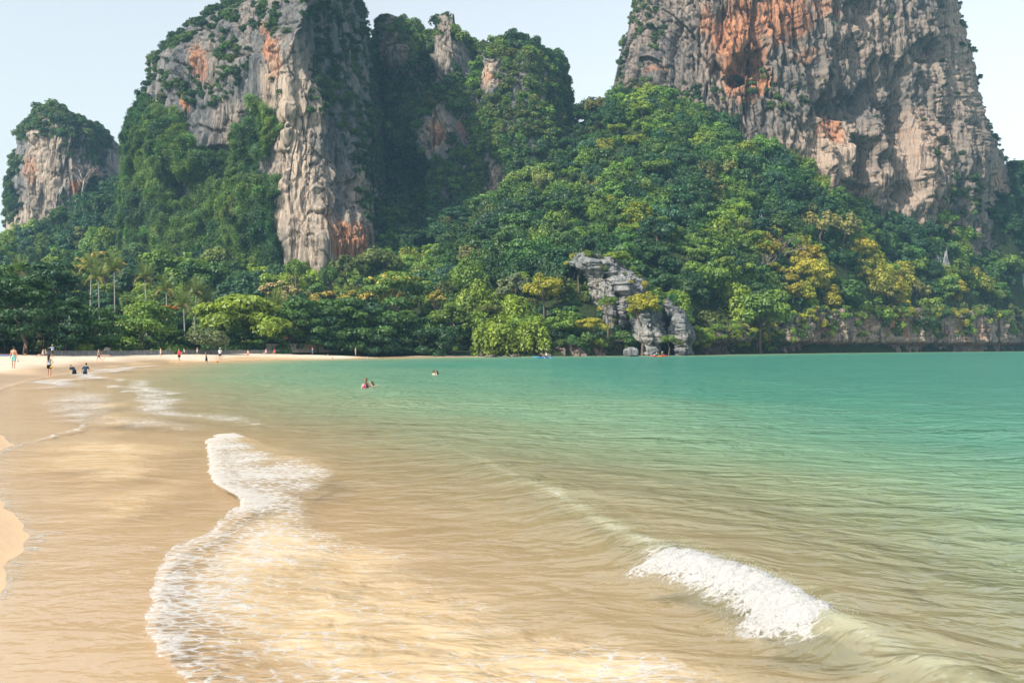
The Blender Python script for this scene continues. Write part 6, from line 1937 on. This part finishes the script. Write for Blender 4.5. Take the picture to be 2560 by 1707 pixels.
# swimmers in the bay
d = CH * F / (973 - HY)
person('woman in a purple top standing chest deep, long braid down her back', (915 - 1280) / F * d, d, -1.16, 0.1, 1.70, PALE, (0.16, 0.10, 0.06), 1, (C_('purple', (0.32, 0.03, 0.17)), 'vest'), None, arms=(((0.35, 0.15, -1), (0.05, 0.1, -1)), ((0.9, 0.2, -0.35), (0.45, 0.6, 0.15))), voxel=0.014, female=True)
d2 = CH * F / (968.5 - HY)
person('dark haired child in the water held by the woman in purple', (932 - 1280) / F * d2, d2, -0.98, 1.5, 1.30, TAN, (0.06, 0.035, 0.025), 0.9, (C_('blue', (0.04, 0.16, 0.42)), 'vest'), None, lean=0.15, voxel=0.014)
d = CH * F / (937 - HY)
person('brown haired swimmer of the embracing pair', (1084.5 - 1280) / F * d, d, -1.38, -0.9, 1.72, PALE, (0.10, 0.05, 0.03), 0, voxel=0.016)
person('black haired swimmer of the embracing pair', (1092.5 - 1280) / F * d, d - 0.1, -1.36, 0.7, 1.64, PALE, (0.012, 0.010, 0.010), 0.8, voxel=0.016, female=True)
d = CH * F / (892.5 - HY)
person('swimmer with just a head showing beside the blue kayak', (1334 - 1280) / F * d, d, -1.42, 0.5, 1.65, TAN, (0.10, 0.05, 0.03), voxel=0.03)


# kayakers
def paddler(label, kx, ky, rz, off, **k):
    fx = kx + math.cos(rz) * off; fy = ky + math.sin(rz) * off
    return person(label, fx, fy, 0.28, rz - math.pi / 2, 1.68, legs=(KAY_LEG, KAY_LEG), lean=k.pop('lean', 0.05), arms=k.pop('arms', (((0.25, 0.75, -0.6), (-0.1, 0.9, 0.35)), ((0.25, 0.75, -0.6), (-0.1, 0.9, 0.35)))), voxel=0.022, **k)


paddler('paddler in navy shirt at the back of the blue kayak', kbx, kby, 0.22, -0.55, skin=TAN, top=(C_('navy', (0.02, 0.035, 0.055)), 'shirt'), bottom=(C_('black', (0.015, 0.015, 0.018)), 0.5))
paddler('paddler in white shirt at the front of the blue kayak', kbx, kby, 0.22, 0.60, skin=TAN, hair=(0.16, 0.10, 0.06), top=(C_('white', (0.75, 0.75, 0.76)), 'shirt'), bottom=(C_('black', (0.015, 0.015, 0.018)), 0.5))
paddler('paddler in turquoise vest at the back of the red kayak', krx, kry, 0.12, -0.55, skin=TAN, top=(C_('aqua', (0.10, 0.45, 0.45)), 'vest'), bottom=(C_('black', (0.015, 0.015, 0.018)), 0.5))
paddler('paddler in white cap leaning forward in the red kayak', krx, kry, 0.12, 0.50, skin=TAN, top=(C_('black', (0.015, 0.015, 0.018)), 'vest'), hat=C_('white', (0.75, 0.75, 0.76)), lean=0.35)
paddle('raised paddle of the navy shirted kayaker', (kbx + math.cos(.22) * -0.15, kby + math.sin(.22) * -0.15, 0.75), (0.35, -0.45, -0.55), (-0.18, 0.35, 0.78))
paddle('raised paddle of the white shirted kayaker', (kbx + math.cos(.22) * 1.0, kby + math.sin(.22) * 1.0, 0.75), (0.35, -0.45, -0.55), (-0.18, 0.35, 0.78))
paddle('level paddle in the red kayak', (krx - 0.1, kry - 0.1, 0.78), (-0.75, -0.45, -0.25), (0.75, 0.45, 0.2))

# fuse all bodies and clothes in one evaluation
bpy.context.view_layer.update()
dg = bpy.context.evaluated_depsgraph_get()
for o in JOBS:
    me = bpy.data.meshes.new_from_object(o.evaluated_get(dg))
    old = o.data
    o.modifiers.clear(); o.data = me; me.name = o.name
    if old.users == 0: bpy.data.meshes.remove(old)

# ------------------------------------------------------------------ sea haze: one closed box of air round everything
g = NG('haze')
pv = g.n('ShaderNodeVolumePrincipled')
pv.inputs['Color'].default_value = (0.38, 0.72, 1.0, 1)
pv.inputs['Density'].default_value = 0.00021
pv.inputs['Anisotropy'].default_value = 0.1
g.t.links.new(pv.outputs[0], g.out.inputs['Volume'])
hz = MB().box((-2900, -2900, -12), (2900, 2900, 215)).build('haze', g.m)
tag(hz, 'pale sea haze over the whole bay', 'haze', kind='stuff')
